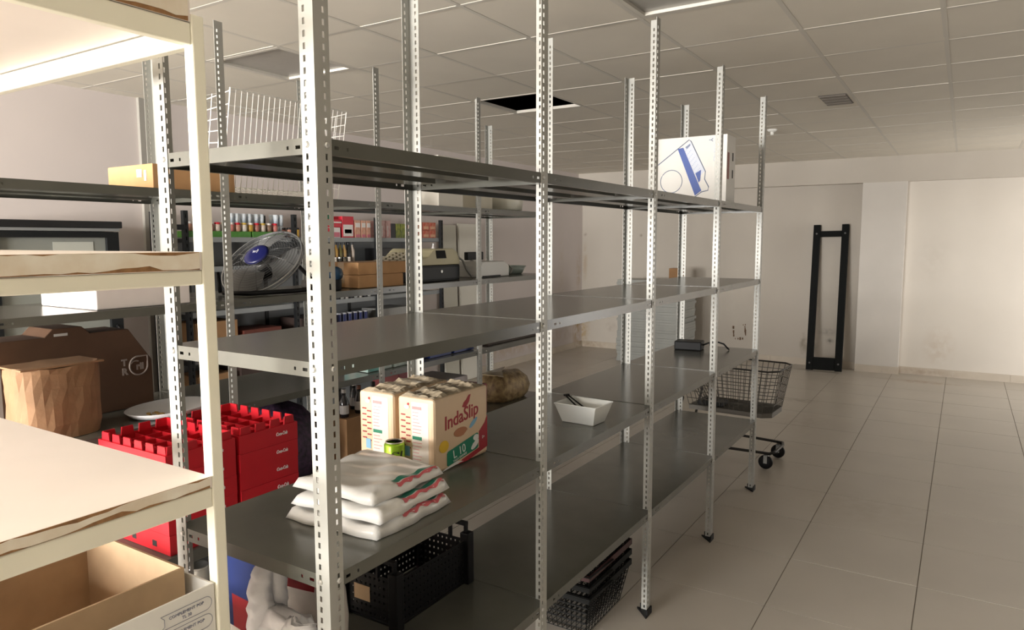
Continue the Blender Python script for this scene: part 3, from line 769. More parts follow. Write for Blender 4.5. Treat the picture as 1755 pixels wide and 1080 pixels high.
# two flat brown cartons, one on the other
carton('carton', 'lower of two flat brown cartons stacked on the far unit counter', -2.90, -2.648, 2.712, 3.06, Z2, .066, ORC, tape=TAPE)
carton('carton', 'upper of two flat brown cartons stacked on the far unit counter', -2.90, -2.650, 2.712, 3.10, Z2+.069, .062, ORC, tape=TAPE)
t = thing('float_ball', 'small dark blue ball-shaped cap before the brown cartons', 'ball', (-2.66, 2.555, Z2+.001))
DB = mat('dark_blue_plastic', (.010, .035, .070), .3)
MB().lathe([(.03,0),(.034,.006),(.034,.05),(.03,.056)], 20).build('neck', BLACKPL, t, smooth=True)
MB().lathe([(.001,.044),(.026,.048),(.040,.066),(.043,.085),(.036,.106),(.018,.118),(.001,.12)], 22).build('ball', DB, t, smooth=True)

# cash register: cream body on a black drawer
t = thing('till_base', 'black steel box that the cream till stands on', 'till base', (-2.86, 3.46, Z2+.001))
MB().box(-.17, -.195, 0, .165, .195, .098).build('body', BLACKMET, t, bevel=.004)
MB().box(.165, -.185, .012, .172, .185, .088).build('drawer_front', BLACKMET, t, bevel=.002)
MB().lathe([(.009,0),(.009,.004),(.001,.005)], 12).build('lock', BOLT, t, (.172, .0, .06), rot=(0, PI/2, 0))
t = thing('cash_register', 'cream cash register with dark display standing on a black steel box', 'till', (-2.86, 3.43, Z2+.1005))
TILL = mat('till_cream', (.58, .53, .34), .45, 0, .04, 10); TILLD = mat('till_shadow_cream', (.46, .42, .28), .45)
MB().prism([(.175,-.30,.0),(.175,.21,.0),(.175,.215,.02),(.175,.19,.075),(.175,.145,.098),(.175,-.03,.098),(.175,-.05,.088),(.175,-.10,.050),(.175,-.30,.012)], (-.34,0,0)).build('housing', TILL, t, bevel=.004)
MB().prism([(.1752,-.02,.04),(.1752,.075,.04),(.1752,.06,.088),(.1752,-.03,.088)], (.002,0,0)).build('display', mat('till_display', (.008,.008,.008), .6, spec=.15), t)
for i in range(5):
    for j in range(4): MB().box(-.10+j*.055, -.245+i*.030, .026+i*.0105, -.06+j*.055, -.223+i*.030, .034+i*.0105).build('key', mat('till_key', (.35, .32, .24), .5), t)
MB().tube([(.09,.21,.05),(.10,.26,.055),(.12,.32,.02),(.12,.36,-.04),(.13,.40,-.085),(.10,.45,-.084)], .007, 6).build('cable', mat('cable_grey', (.33, .33, .30), .5), t, smooth=True)
# white terminal with black screen
t = thing('card_terminal', 'white label scale with small black display on the far unit counter', 'machine', (-2.80, 4.06, Z2+.001))
MB().prism([(.11,-.17,0),(.11,.17,0),(.11,.17,.075),(.11,.11,.105),(.11,-.13,.105),(.11,-.17,.08)], (-.24,0,0)).build('body', mat('terminal_white', (.72, .72, .69), .4), t, bevel=.006)
MB().box(-.03,-.16,.004,.118,.05,.012).build('skirt', BLACKPL, t)
MB().box(-.05, -.075, .10, -.02, .02, .115).build('display_stem', mat('terminal_white', (.7,.7,.68)), t)
MB().box(-.06, -.13, .113, -.03, .06, .168).build('display', BLACKPL, t, bevel=.004)
MB().tube([(.05,.17,.05),(.06,.24,.07),(.07,.27,.045),(.07,.25,.01)], .008, 6).build('cable', mat('cable_grey', (.33,.33,.30)), t, smooth=True)
t = thing('glass_dish', 'pale green glass dish at the end of the far unit counter', 'dish', (-2.86, 4.525, Z2+.001))
GL = mat('green_glass', (.46, .55, .51), .18, 0, .05, 10, spec=.7)
MB().lathe([(.075,0),(.085,.006),(.11,.055),(.105,.057),(.08,.012),(.001,.010)], 30).build('bowl', GL, t, smooth=True)
b = MB(); b.tube([(.11*math.cos(q), .11*math.sin(q), .056) for q in [2*PI*k/30 for k in range(30)]], .004, 6, True); b.build('rim', GL, t, smooth=True)

# third level: kraft bag, brown gift-box carton, oval tray, packs
t = thing('paper_bag', 'standing crumpled kraft paper bag on the far unit third shelf at left', 'bag', (-2.775, 1.275, Z3+.001))
KR = mat('kraft_paper', (.27, .15, .075), .75, 0, .22, 9, bump=.6)
rings = [(0,.105,.135,0,0),(.05,.108,.14,0,0),(.12,.105,.142,0,0),(.18,.10,.143,0,0),(.235,.095,.145,0,0),(.258,.093,.146,0,0)]
blob(rings, 36, lambda a, i: 1+.018*math.sin(6*a+i*2.1)+.012*math.sin(11*a-i*1.3)).build('body', KR, t)
MB().box(-.088, -.140, .256, .088, .140, .262).build('top_fold', KR, t)
t = thing('handled_carton', 'dark brown house-shaped carrier carton with pale emblem behind the kraft bag', 'box', (-3.03, 1.50, Z3+.001))
DKC = mat('dark_brown_card', (.085, .040, .018), .75, 0, .1, 14); EMB = mat('emblem_print', (.30, .25, .22), .7)
MB().prism([(.09,-.40,0),(.09,.25,0),(.09,.25,.195),(.09,.155,.335),(.09,.00,.335),(.09,-.03,.365),(.09,-.14,.365),(.09,-.17,.335),(.09,-.40,.335)], (-.18,0,0)).build('body', DKC, t, bevel=.003)
MB().box(.0901, -.135, .335, .0908, -.085, .345).build('hand_slot', mat('slot_light', (.5,.48,.44), .7), t)
text('T', .038, (.0905, .130, .194), 'X+', t, EMB, extra=.0015); text('R', .038, (.0905, .130, .156), 'X+', t, EMB, extra=.002)
b = MB(); ex, ez, er = .190, .176, .039
pts = [(.091, ex+er*math.cos(q), ez+er*math.sin(q)) for q in [PI/2+(1.5*PI)*k/22 for k in range(23)]]+[(.091, ex+er, ez+er)]
b.tube(pts, .0036, 5, True)
b.tube([(.091, ex-.012+.026*math.cos(q), ez-.004+.026*math.sin(q)) for q in [PI*.35+PI*.9*k/8 for k in range(9)]], .003, 5)
b.build('emblem', EMB, t); text('rii', .040, (.0905, ex+.006, ez-.004), 'X+', t, EMB, extra=.002)
t = thing('tray', 'white oval tray with crumbs on the far unit third shelf', 'tray', (-2.735, 1.69, Z3+.001), math.radians(12))
TW = mat('tray_white', (.74, .74, .76), .35)
def ovl(rx, ry, z, n=36): return [(rx*math.cos(2*PI*k/n), ry*math.sin(2*PI*k/n), z) for k in range(n)]
vs = []; fs = []; rg = [(.10,.13,0),(.118,.155,.004),(.138,.182,.026),(.134,.178,.027),(.113,.150,.007),(.02,.02,.006)]
for q in rg: vs += ovl(*q)
for i in range(5):
    for k in range(36): fs.append((i*36+k, i*36+(k+1)%36, (i+1)*36+(k+1)%36, (i+1)*36+k))
fs += [tuple(range(35,-1,-1)), tuple(5*36+k for k in range(36))]
MB().add(vs, fs).build('tray', TW, t, smooth=True)
b = MB(); rr = random.Random(5)
for k in range(14):
    x, y = rr.uniform(-.03,.03), rr.uniform(-.115,-.055); s = rr.uniform(.004,.009); b.box(x, y, .006, x+s*1.5, y+s, .006+s)
b.build('crumbs', mat('crumbs', (.50,.33,.12), .8), t)
TEAL = mat('teal_pack', (.18, .45, .42), .35, 0, .25, 16, (.62, .68, .64)); NAVY = mat('navy_pack', (.012, .035, .19), .35, 0, .1, 12)
t = carton('pack', 'teal and white soft pack on the far unit third shelf', -2.82, -2.645, 2.76, 2.95, Z3, .075, TEAL, False, cat='pack')
t = carton('pack', 'pale teal soft pack beside the green pack on the far unit', -2.82, -2.64, 2.965, 3.075, Z3, .068, mat('teal_pale', (.55,.66,.62), .4, 0, .3, 20), False, cat='pack')
t = carton('pack', 'small dark green pack on the far unit third shelf', -2.80, -2.64, 3.10, 3.17, Z3, .075, mat('green_pack', (.03,.16,.08), .4, 0, .15, 12), False, cat='pack')
for k, (y0, y1, h, lab) in enumerate([(3.29,3.50,.085,'nearer of two navy blue cartons on the far unit third shelf'), (3.53,3.74,.075,'further of two navy blue cartons on the far unit third shelf')]):
    t = carton('carton', lab, -2.86, -2.65, y0, y1, Z3, h, NAVY); decal(rect(-.02, .02, .05, h-.025), 'X+', .1155, t, mat('navy_label', (.25,.35,.55), .5), 'paper_label')
t = thing('timber_strip', 'dark brown batten lying along the far unit third shelf end', 'batten', (-2.67, 4.28, Z3+.001))
MB().box(-.025, -.38, 0, .025, .36, .012).build('batten', mat('dark_batten', (.05,.028,.018), .6, 0, .2, 10), t, bevel=.002); MB().box(-.028, .36, 0, .028, .40, .035).build('end_cap', BLACKPL, t)

# lowest level of the far unit
PUR = mat('purple_net', (.075, .035, .085), .6, 0, .5, 40, (.02,.015,.03), bump=.5)
t = thing('net_sack', 'dark purple net sack beside the red crates', 'sack', (-2.85, 2.33, Z4+.001))
blob([(0,.14,.16,0,0),(.06,.17,.19,0,0),(.16,.175,.20,0,0),(.26,.15,.17,0,0),(.33,.10,.11,0,0),(.36,.05,.05,0,0)], 30, lambda a, i: 1+.04*math.sin(5*a+i)).build('net', PUR, t, smooth=True)
MB().tube([(0,-.03,.355),(0,-.02,.39),(0,.02,.39),(0,.03,.355)], .01, 6).build('tie', PUR, t, smooth=True)
carton('carton', 'brown cardboard tray under dark bottles on the far unit bottom shelf', -2.90, -2.65, 2.60, 2.90, Z4, .24, CARD2, False)
rr = random.Random(11)
for k in range(5):
    t = thing('bottle', ORD[k]+' dark glass bottle from the near end of the brown cardboard tray', 'bottle', (-2.70+.0*k-(k%2)*.09, 2.635+k*.055, Z4+.2415), group='dark bottles on the brown tray')
    MB().lathe([(.020,0),(.024,.004),(.024,.085),(.010,.115),(.010,.145)], 14).build('glass', mat('bottle_dark', (.02,.018,.02), .15, spec=.7), t, smooth=True)
    MB().lathe([(.0118,.13),(.0118,.15),(.001,.151)], 10).build('cap', [BOLT, mat('cap_black', (.02,.02,.02), .4), mat('cap_brown', (.25,.1,.06), .4)][k % 3], t)
    MB().lathe([(.0243,.02),(.0245,.021),(.0245,.065),(.0243,.066)], 14).build('bottle_label', mat('label_pale', (.45,.42,.40), .6), t)
for k, (y, c, lab) in enumerate([(3.25, (.62,.6,.62), 'pale grey toilet roll pack on the far unit bottom shelf'), (3.55, (.66,.6,.62), 'pale pink kitchen roll pack on the far unit bottom shelf')]):
    t = carton('pack', lab, -2.95, -2.66, y-.12, y+.13, Z4, .30, mat('roll_pack%d' % k, c, .45, 0, .1, 14), False, cat='pack')
t = carton('pack', 'dark red pack on the far unit bottom shelf behind the nappy packs', -2.86, -2.66, 3.02, 3.11, Z4, .42, mat('dark_red_pack', (.30,.02,.03), .4), False, cat='pack')
t = carton('pack', 'short red pack on the far unit bottom shelf near the bread bag', -2.82, -2.68, 3.80, 3.93, Z4, .20, mat('dark_red_pack', (.3,.02,.03)), False, cat='pack')
t = thing('snack_bag', 'clear bag of golden brown rusks at the end of the far unit bottom shelf', 'bag', (-2.84, 4.38, Z4+.001))
RUSK = mat('rusks', (.52, .38, .19), .5, 0, .4, 26, (.22,.14,.07), bump=.6)
blob([(0,.12,.18,0,0),(.03,.14,.20,0,0),(.09,.145,.21,0,0),(.15,.13,.195,0,0),(.19,.09,.15,0,0)], 30, lambda a, i: 1+.04*math.sin(7*a+i)+.03*math.sin(12*a-i)).build('bag', RUSK, t, smooth=True)
MB().prism([(-.1,-.16,.185),(.1,-.15,.185),(.02,-.05,.20),(-.05,.1,.205)], (0,0,.008)).build('seal', mat('bag_film', (.45,.36,.2), .2), t)

# ================================================================ RED BOTTLE CRATES ON A LOW STEEL TROLLEY IN THE AISLE
t = thing('trolley', 'low grey steel trolley under the red crates in the aisle', 'trolley', (-2.345, 1.60, 0))
TG = mat('trolley_grey', (.09, .09, .08), .5)
MB().box(-.215, -.36, .55, .215, .34, .592).build('top_deck', TG, t, bevel=.003)
MB().box(-.20, -.34, .40, .20, .32, .412).build('lower_deck', mat('trolley_dark', (.03,.03,.03), .5), t)
for x in (-.2, .17):
    for y in (-.34, .29):
        MB().box(x, y, .08, x+.03, y+.03, .55).build('leg', TG, t)
        wv = MB().lathe([(.012,-.012),(.036,-.012),(.040,-.006),(.040,.006),(.036,.012),(.012,.012)], 18); wv.v = [(x+.015+p[2], y+.015+p[0], .041+p[1]) for p in wv.v]; wv.build('wheel', BLACKPL, t, smooth=True)
CW, CD, CHT = .40, .262, .0665
CR = mat('logo_white', (.75,.70,.70), .5)
def crate_proto():
    t = thing('bottle_crate', 'x', 'crate', group='stacked red bottle crates')
    b = MB(); x, y = CW/2, CD/2; th = .005
    b.box(-x, -y, .030, x, y, .034)
    for q in ((-x,-y,-x+th,y), (x-th,-y,x,y), (-x+th,-y,x-th,-y+th), (-x+th,y-th,x-th,y)): b.box(q[0], q[1], 0, q[2], q[3], CHT)
    b.build('tray', RED, t)
    n1, n2 = 4, 6
    m = MB(); k_ = .0075
    for s in (-1, 1):
        for k in range(n1):
            c = -y+(k+.5)*CD/n1; w_ = CD/n1*.36; a = s*(x-k_); bb = s*(x-k_-.006)
            m.hexa([(min(a,bb),c-w_,CHT-.004),(max(a,bb),c-w_,CHT-.004),(max(a,bb),c+w_,CHT-.004),(min(a,bb),c+w_,CHT-.004)], [(min(a,bb),c-w_*.85,CHT+.027),(max(a,bb),c-w_*.85,CHT+.027),(max(a,bb),c+w_*.85,CHT+.027),(min(a,bb),c+w_*.85,CHT+.027)])
        for k in range(n2):
            c = -x+(k+.5)*CW/n2; w_ = CW/n2*.36; a = s*(y-k_); bb = s*(y-k_-.006)
            m.hexa([(c-w_,min(a,bb),CHT-.004),(c+w_,min(a,bb),CHT-.004),(c+w_,max(a,bb),CHT-.004),(c-w_,max(a,bb),CHT-.004)], [(c-w_*.85,min(a,bb),CHT+.027),(c+w_*.85,min(a,bb),CHT+.027),(c+w_*.85,max(a,bb),CHT+.027),(c-w_*.85,max(a,bb),CHT+.027)])
    m.build('rim_teeth', RED, t)
    d = MB()
    for k in range(1, n2): d.box(-x+k*CW/n2-.0015, -y+th, .034, -x+k*CW/n2+.0015, y-th, .058)
    for k in range(1, n1): d.box(-x+th, -y+k*CD/n1-.0015, .034, x-th, -y+k*CD/n1+.0015, .058)
    d.build('divider', RED, t)
    h = MB()
    for k in range(3): h.box(-x+.06+k*.12, -y-.0006, .016, -x+.085+k*.12, -y, .036)
    h.build('hole', DARKHOLE, t)
    text('Coca-Cola', .018, (x+.0004, .055, .036), 'X+', t, CR, .35, width=.052, extra=.0004)
    return t
proto = crate_proto()
names = ['bottom', 'second from the bottom', 'middle', 'fourth from the bottom', 'top']
first = True
for s_, yc in (('nearer', 1.435), ('further', 1.713)):
    for k in range(5):
        lab = '%s red bottle crate of the %s stack behind the cream rack' % (names[k], s_)
        loc = (-2.345+random.uniform(-.001,.001), yc+random.uniform(-.0008,.0008), .5935+k*(CHT+.0006))
        if first: proto.location = loc; proto['label'] = lab; first = False
        else: dup(proto, loc, None, lab)
t = thing('bottle', 'yellow cleaning bottle on the trolley below the red crates', 'bottle', (-2.235, 1.335, .4132))
MB().lathe([(.03,0),(.034,.006),(.034,.08),(.014,.10),(.014,.11)], 16).build('body', mat('yellow_bottle', (.62,.40,.02), .35), t, smooth=True); MB().lathe([(.016,.106),(.016,.125),(.001,.126)], 12).build('cap', mat('cap_red', (.5,.04,.03), .4), t)
t = thing('tin', 'small tin with shiny lid on the trolley below the red crates', 'tin', (-2.18, 1.42, .4132))
MB().lathe([(.036,0),(.037,.004),(.037,.09),(.036,.094)], 20).build('body', BOLT, t, smooth=True); MB().lathe([(.038,.092),(.038,.098),(.033,.098),(.032,.095),(.001,.095)], 20).build('lid', BOLT, t, smooth=True)

# ================================================================ BLACK SHOP RACK AGAINST THE LEFT WALL, WITH GROCERIES
RX = -4.45
t = thing('shop_rack', 'black shop rack with grey boards full of groceries against the left wall', 'shelving', (RX, 2.94, 0))
GB = mat('rack_board_grey', (.23, .245, .25), .4, .1); GP = mat('rack_panel_grey', (.20, .21, .215), .5, .1)
RP = .934
for k in range(4):
    b = MB(); b.strip(1.83, .034, .03, [(.03+q*.05, .055+q*.05) for q in range(36)], .008, .017, (-.03, k*RP-.017, 0), (0,0,1), (0,1,0), (1,0,0))
    b.build('post', BLACKMET, t); MB().box(-.40, k*RP-.017, 0, -.37, k*RP+.017, 1.83).build('post', BLACKMET, t)
RZ = [1.648, 1.44, 1.125, .80, .45, .12]
for k in range(3):
    for z in RZ:
        p = MB().box(-.37, k*RP+.018, z-.006, -.03, (k+1)*RP-.018, z).box(-.03, k*RP+.018, z-.032, -.026, (k+1)*RP-.018, z+.004).build('board', GB, t)
    MB().box(-.385, k*RP+.018, .10, -.375, (k+1)*RP-.018, 1.64).build('back_panel', GP, t)
for z in RZ:
    for k in range(4): MB().box(-.369, k*RP-.012, z-.035, -.031, k*RP+.012, z-.008).build('bracket', BLACKMET, t)
MB().box(-.03, -.14, 1.70, -.002, -.018, 1.735).build('side_arm', BLACKMET, t)

gm = lambda n, c, c2=None, r=.45: mat(n, c, r, 0, .2, 30, c2)
def goods(name, label, cat, y0, y1, z, h, m, group=None, x1=-.05, dep=.12, lab=None, art=()):
    t = thing(name, label, cat, (RX+x1-dep/2, (y0+y1)/2, z+.001), group=group)
    W_ = (y1-y0)/2-.002
    MB().box(-dep/2, -W_, 0, dep/2, W_, h).build('body', m, t, bevel=.002)
    for (a0, b0, a1, b1, mm) in art: decal(rect(-W_+2*W_*a0, h*b0, -W_+2*W_*a1, h*b1), 'X+', dep/2+.0003, t, mm, 'printed_patch')
    return t
gr = gm('tray_green', (.07, .25, .03)); wl = mat('goods_white', (.70,.66,.64), .5); rd = mat('goods_red', (.52,.012,.03), .4); salm = gm('goods_salmon', (.52,.24,.15), (.60,.36,.26))
pink = gm('goods_pink', (.52,.26,.24), (.62,.42,.40)); dgr = gm('goods_olive', (.10,.13,.02), (.25,.28,.03)); brk = gm('goods_brick', (.45,.07,.035), (.55,.22,.14)); blk = mat('goods_black', (.015,.015,.018), .4)
T = RZ[0]
for k, (a, c) in enumerate([(2.99,3.26),(3.27,3.50),(3.51,3.80)]):
    t = goods('carton_tray', ['green carton tray with jars, nearest of three on the black rack','green carton tray with jars, middle of three on the black rack','green carton tray with jars, furthest of three on the black rack'][k], 'tray', a, c, T, .045, gr, 'green jar trays', dep=.17)
rr = random.Random(3); jc = [(.42,.22,.16),(.55,.50,.45),(.40,.24,.04),(.30,.12,.10),(.50,.42,.36),(.20,.12,.08),(.45,.16,.14)]
for k in range(14):
    y = 3.02+k*.056; c = jc[k % 7]
    t = thing('jar', ORD[k]+' small jar from the left in the green trays, lid '+['white','red','gold'][k % 3], 'jar', (RX-.09, y, T+.0465), group='jars in the green trays')
    MB().lathe([(.020,0),(.023,.004),(.023,.045),(.018,.052)], 12).build('glass', mat('jar_%d' % (k % 7), c, .3), t, smooth=True); MB().lathe([(.021,.05),(.021,.064),(.001,.065)], 12).build('lid', [wl, rd, mat('lid_gold', (.5,.34,.06), .35)][k % 3], t, smooth=True)
GLS = mat('tumbler_glass', (.42,.50,.60), .12, 0, .3, 20, (.75,.80,.85), spec=.8)
for k, (y, zz) in enumerate([(y, zz) for y in (3.52, 3.635, 3.75, 3.94) for zz in (0, 1)]):
    t = thing('tumbler_pack', '%s pack of clear glass tumblers from the left, %s layer' % (ORD[k//2], ['lower','upper'][k % 2]), 'glasses', (RX-.30+.0*k, y, T+.0012+zz*.095), group='packs of glass tumblers')
    for a in (-.025, .025):
        for d in (-.025, .025): MB().lathe([(.017,0),(.022,.09),(.020,.09),(.015,.004),(.001,.004)], 10, (a, d, 0)).build('tumbler', GLS, t, smooth=True)
for k in range(6):
    t = thing('jar', ORD[k]+' black-lidded spice jar beside the glass tumbler packs on the black rack', 'jar', (RX-.10, 3.90+k*.040 if k < 3 else 3.935+(k-3)*.04, T+.0012) if k < 3 else (RX-.17, 3.905+(k-3)*.044, T+.0012), group='spice jars by the tumblers')
    MB().lathe([(.015,0),(.018,.003),(.018,.06),(.013,.068)], 10).build('glass', mat('jar_%d' % (k % 7), jc[k % 7], .3), t, smooth=True); MB().lathe([(.016,.066),(.016,.08),(.001,.081)], 10).build('lid', blk, t, smooth=True)
goods('box', 'white and red washing powder box, lower nearest of the red group on the black rack', 'box', 4.235, 4.405, T, .088, wl, art=((.0,.55,.5,.95,rd),(.45,.1,.95,.55,mat('goods_rose',(.55,.15,.2),.5))))
goods('box', 'bright red box lying on the lower white and red washing powder box', 'box', 4.235, 4.42, T+.09, .065, rd, art=((0,.55,1,.72,wl),))
goods('box', 'small dark green box perched on the bright red box', 'box', 4.24, 4.29, T+.157, .035, mat('goods_green', (.02,.12,.06), .5))
goods('box', 'tall red box with a white oval panel beside the washing powder', 'box', 4.425, 4.565, T, .185, rd, art=((.08,.08,.92,.62,wl),(.2,.22,.8,.40,mat('goods_rose',(.55,.15,.2),.5))))
for k, (a, c) in enumerate([(4.575,4.65),(4.655,4.715),(4.72,4.775)]):
    goods('box', ['salmon carton nearest the red boxes on the black rack','middle one of three salmon cartons on the black rack','salmon carton nearest the black rack post'][k], 'box', a, c, T, .155, salm, 'salmon cartons', art=((.1,.6,.9,.85,wl),(.1,.05,.9,.2,mat('goods_rose',(.55,.15,.2),.5))))
for k, (a, c) in enumerate([(4.90,4.965),(4.97,5.04)]):
    goods('box', ['pink carton nearest the middle rack post','pink carton next to the olive packets'][k], 'box', a, c, T, .16, pink, 'pink cartons', art=((.3,.1,.45,.7,wl),))
for k, (a, c) in enumerate([(5.045,5.105),(5.11,5.18),(5.185,5.25)]):
    goods('packet', ['black and olive packet beside the pink cartons','middle olive packet on the black rack','olive packet furthest from the pink cartons'][k], 'packet', a, c, T, .135, [blk, dgr, dgr][k], 'olive packets')
for k in range(6):
    a = 5.40+(k % 3)*.105; z = T+(k//3)*.079
    goods('box', '%s brick-red tea box, %s row, at the end of the black rack' % (['nearest','middle','furthest'][k % 3], ['lower','upper'][k//3]), 'box', a, a+.10, z, .077, brk, 'brick-red boxes', art=((.12,.15,.88,.5,mat('goods_peach',(.62,.35,.22),.5)),))
S2 = RZ[1]
for k in range(7):
    y = 4.30+k*.048; c = [(.02,.02,.015),(.06,.05,.02),(.35,.20,.05),(.12,.10,.03),(.40,.25,.10),(.02,.02,.02),(.5,.42,.36)][k]
    t = thing('bottle', ORD[k]+' slim oil bottle from the left on the second rack board', 'bottle', (RX-.10, y, S2+.0012), group='oil bottles')
    MB().lathe([(.018,0),(.021,.004),(.021,.10),(.008,.135),(.008,.16)], 12).build('glass', mat('oil_%d' % k, c, .2), t, smooth=True); MB().lathe([(.0095,.15),(.0095,.168),(.001,.169)], 8).build('cap', blk, t)
for k in range(9):
    y = 4.28+k*.054 if k < 5 else 4.70+(k-5)*.05
    if k >= 5: y = 4.92+(k-5)*.055
    t = thing('jar', ORD[k]+' low jar from the left on the second board of the black rack', 'jar', (RX-.055, y, S2+.0012), group='low jars on the second board')
    MB().lathe([(.018,0),(.021,.003),(.021,.032),(.018,.036)], 10).build('glass', mat('lowjar_%d' % (k % 3), [(.10,.08,.05),(.45,.40,.34),(.03,.03,.025)][k % 3], .35), t, smooth=True); MB().lathe([(.019,.035),(.019,.045),(.001,.046)], 10).build('lid', [blk, wl, BOLT][k % 3], t)
goods('box', 'black box standing on the second board of the black rack', 'box', 4.93, 5.20, S2, .115, blk, x1=-.16)
for k in range(4):
    t = thing('cup', ORD[k]+' cream plastic cup from the left on the second rack board', 'cup', (RX-.10, 5.42+k*.062, S2+.0012), group='cream cups')
    MB().lathe([(.018,0),(.025,.085),(.023,.085),(.016,.004),(.001,.004)], 12).build('body', mat('cup_cream', (.72,.56,.30), .4), t, smooth=True); MB().lathe([(.025,.08),(.0265,.082),(.025,.087)], 12).build('rim', wl, t)
t = thing('bottle', 'white bottle by the end post of the second rack board', 'bottle', (RX-.07, 5.685, S2+.0012))
MB().lathe([(.018,0),(.021,.004),(.021,.10),(.01,.125),(.01,.14)], 12).build('body', wl, t, smooth=True); MB().lathe([(.012,.135),(.012,.155),(.001,.156)], 10).build('cap', BOLT, t)
S3 = RZ[2]
for k in range(8):
    t = thing('tin', ORD[k]+' small tin from the left on the third board of the black rack', 'tin', (RX-.07, 4.36+k*.055, S3+.0012), group='small tins on the third board')
    MB().lathe([(.022,0),(.023,.002),(.023,.03),(.022,.032)], 12).build('body', [blk, BOLT, mat('tin_grey', (.35,.33,.31), .4)][k % 3], t, smooth=True); MB().lathe([(.0235,.028),(.0235,.034),(.001,.0345)], 12).build('lid', BOLT, t)
S4 = RZ[3]
for k in range(6):
    t = thing('tin', ORD[k]+' navy and silver tin from the left on the fourth rack board', 'tin', (RX-.10, 4.40+k*.065, S4+.0012), group='navy tins')
    MB().lathe([(.026,0),(.028,.003),(.028,.20),(.026,.203)], 14).build('body', mat('tin_silver', (.45,.46,.50), .35, .3), t, smooth=True); MB().lathe([(.0285,.10),(.0287,.101),(.0287,.19),(.0285,.191)], 14).build('wrapper', mat('tin_navy', (.015,.02,.075), .4), t, smooth=True)
for k, (a, c, h, m, lab) in enumerate([(3.0,3.35,.25,CARD2,'brown carton on the fourth board near the rack end'), (3.4,3.75,.16,mat('goods_redbrown',(.12,.03,.02),.6),'red-brown carton on the fourth board of the rack'), (3.95,4.30,.20,mat('goods_dark',(.05,.03,.025),.6),'dark carton on the fourth board of the rack'), (4.9,5.3,.2,mat('goods_greybox',(.30,.30,.29),.6),'grey carton on the fourth board of the rack')]):
    goods('carton', lab, 'box', a, c, S4, h, m, dep=.26)
for k, (a, c, h, m, lab) in enumerate([(3.0,3.3,.22,CARD2,'brown carton on the fifth board near the rack end'), (3.36,3.7,.25,mat('goods_dark',(.05,.03,.025),.6),'dark carton on the fifth board of the rack'), (3.95,4.25,.22,CARD2,'brown carton on the fifth board beside the second post')]):
    goods('carton', lab, 'box', a, c, RZ[4], h, m, dep=.26)

# black drinks cooler left of the rack
t = thing('drinks_cooler', 'black drinks cooler with a glass door at the far left by the wall', 'cooler', (-4.55, 2.05, 0))
MB().box(-.28, -.36, .08, .22, .34, 1.68).build('cabinet', BLACKMET, t, bevel=.006)
MB().box(-.28, -.37, 1.70, .27, .36, 1.74).build('top_sign', mat('cooler_black', (.012,.012,.013), .35), t, bevel=.004)
MB().box(-.27, -.36, 1.682, .255, .35, 1.699).build('trim_line', mat('cooler_trim', (.32,.33,.33), .35, .4), t)
d = MB().box(.225, -.36, .12, .26, .34, .20).box(.225, -.36, 1.645, .26, .34, 1.678).box(.225, -.36, .20, .26, -.30, 1.645).box(.225, .27, .20, .26, .34, 1.645).build('door', BLACKMET, t)
MB().box(.228, -.30, .20, .236, .27, 1.645).build('pane', mat('cooler_glass', (.22, .23, .21), .12, spec=.7), d)
MB().box(.237, -.02, 1.53, .2385, .20, 1.62).build('sticker', mat('cooler_sticker', (.42, .43, .39), .4), d)
MB().tube([(.262,.30,.7),(.29,.30,.72),(.29,.30,1.1),(.262,.30,1.12)], .009, 8).build('handle', BLACKPL, d, smooth=True)
for q in ((-.25,-.33),(.16,-.33),(-.25,.28),(.16,.28)): MB().box(q[0], q[1], 0, q[0]+.04, q[1]+.04, .08).build('foot', BLACKPL, t)

# boards leaning on the left wall
for k, (y, w_, c, lab) in enumerate([(6.44, .25, (.56,.545,.47), 'tall grey-cream panel standing against the left wall beyond the rack'), (6.80, .36, (.74,.72,.65), 'tall cream panel standing against the left wall, the further of two')]):
    t = thing('wall_panel', lab, 'panel', (-4.86, y, 0)); t.rotation_euler = (0, math.radians(-1.2), 0)
    mm = mat('panel_cream%d' % k, c, .5, 0, .04, 2)
    MB().box(-.014, -w_/2, .002, .010, w_/2, 1.80+.02*k).build('sheet', mm, t, bevel=.002); MB().box(-.016, -w_/2-.006, .001, .013, -w_/2, 1.80+.02*k).build('edge_strip', mat('panel_edge', (.60,.575,.50), .5), t)

# stack of spare steel shelves on the floor, brown carton on it
t = thing('shelf_stack', 'stack of spare grey steel shelves on the floor by the far wall', 'shelves', (-3.47, 9.14, 0))
rr = random.Random(8)
SPM = mat('spare_shelf_steel', (.36,.37,.35), .4, .1, .12, 5)
sp = MB().box(-.46,-.24,0,.46,.24,.0015).box(-.46,-.24,-.032,.46,-.2385,0).box(-.46,.2385,-.032,.46,.24,0).box(-.46,-.2385,-.032,-.4585,.2385,0).box(.4585,-.2385,-.032,.46,.2385,0).mesh('shelf_sheet'); sp.materials.append(SPM)
for k in range(32):
    o = link('shelf_sheet', sp, t, (rr.uniform(-.012,.012), rr.uniform(-.008,.008), .033+k*.0345)); o.rotation_euler = (0, 0, rr.uniform(-.012,.012))
carton('carton', 'small brown carton standing on top of the spare shelf stack', -3.25, -3.08, 9.0, 9.15, .033+31*.0345+.0025, .155, CARD2)

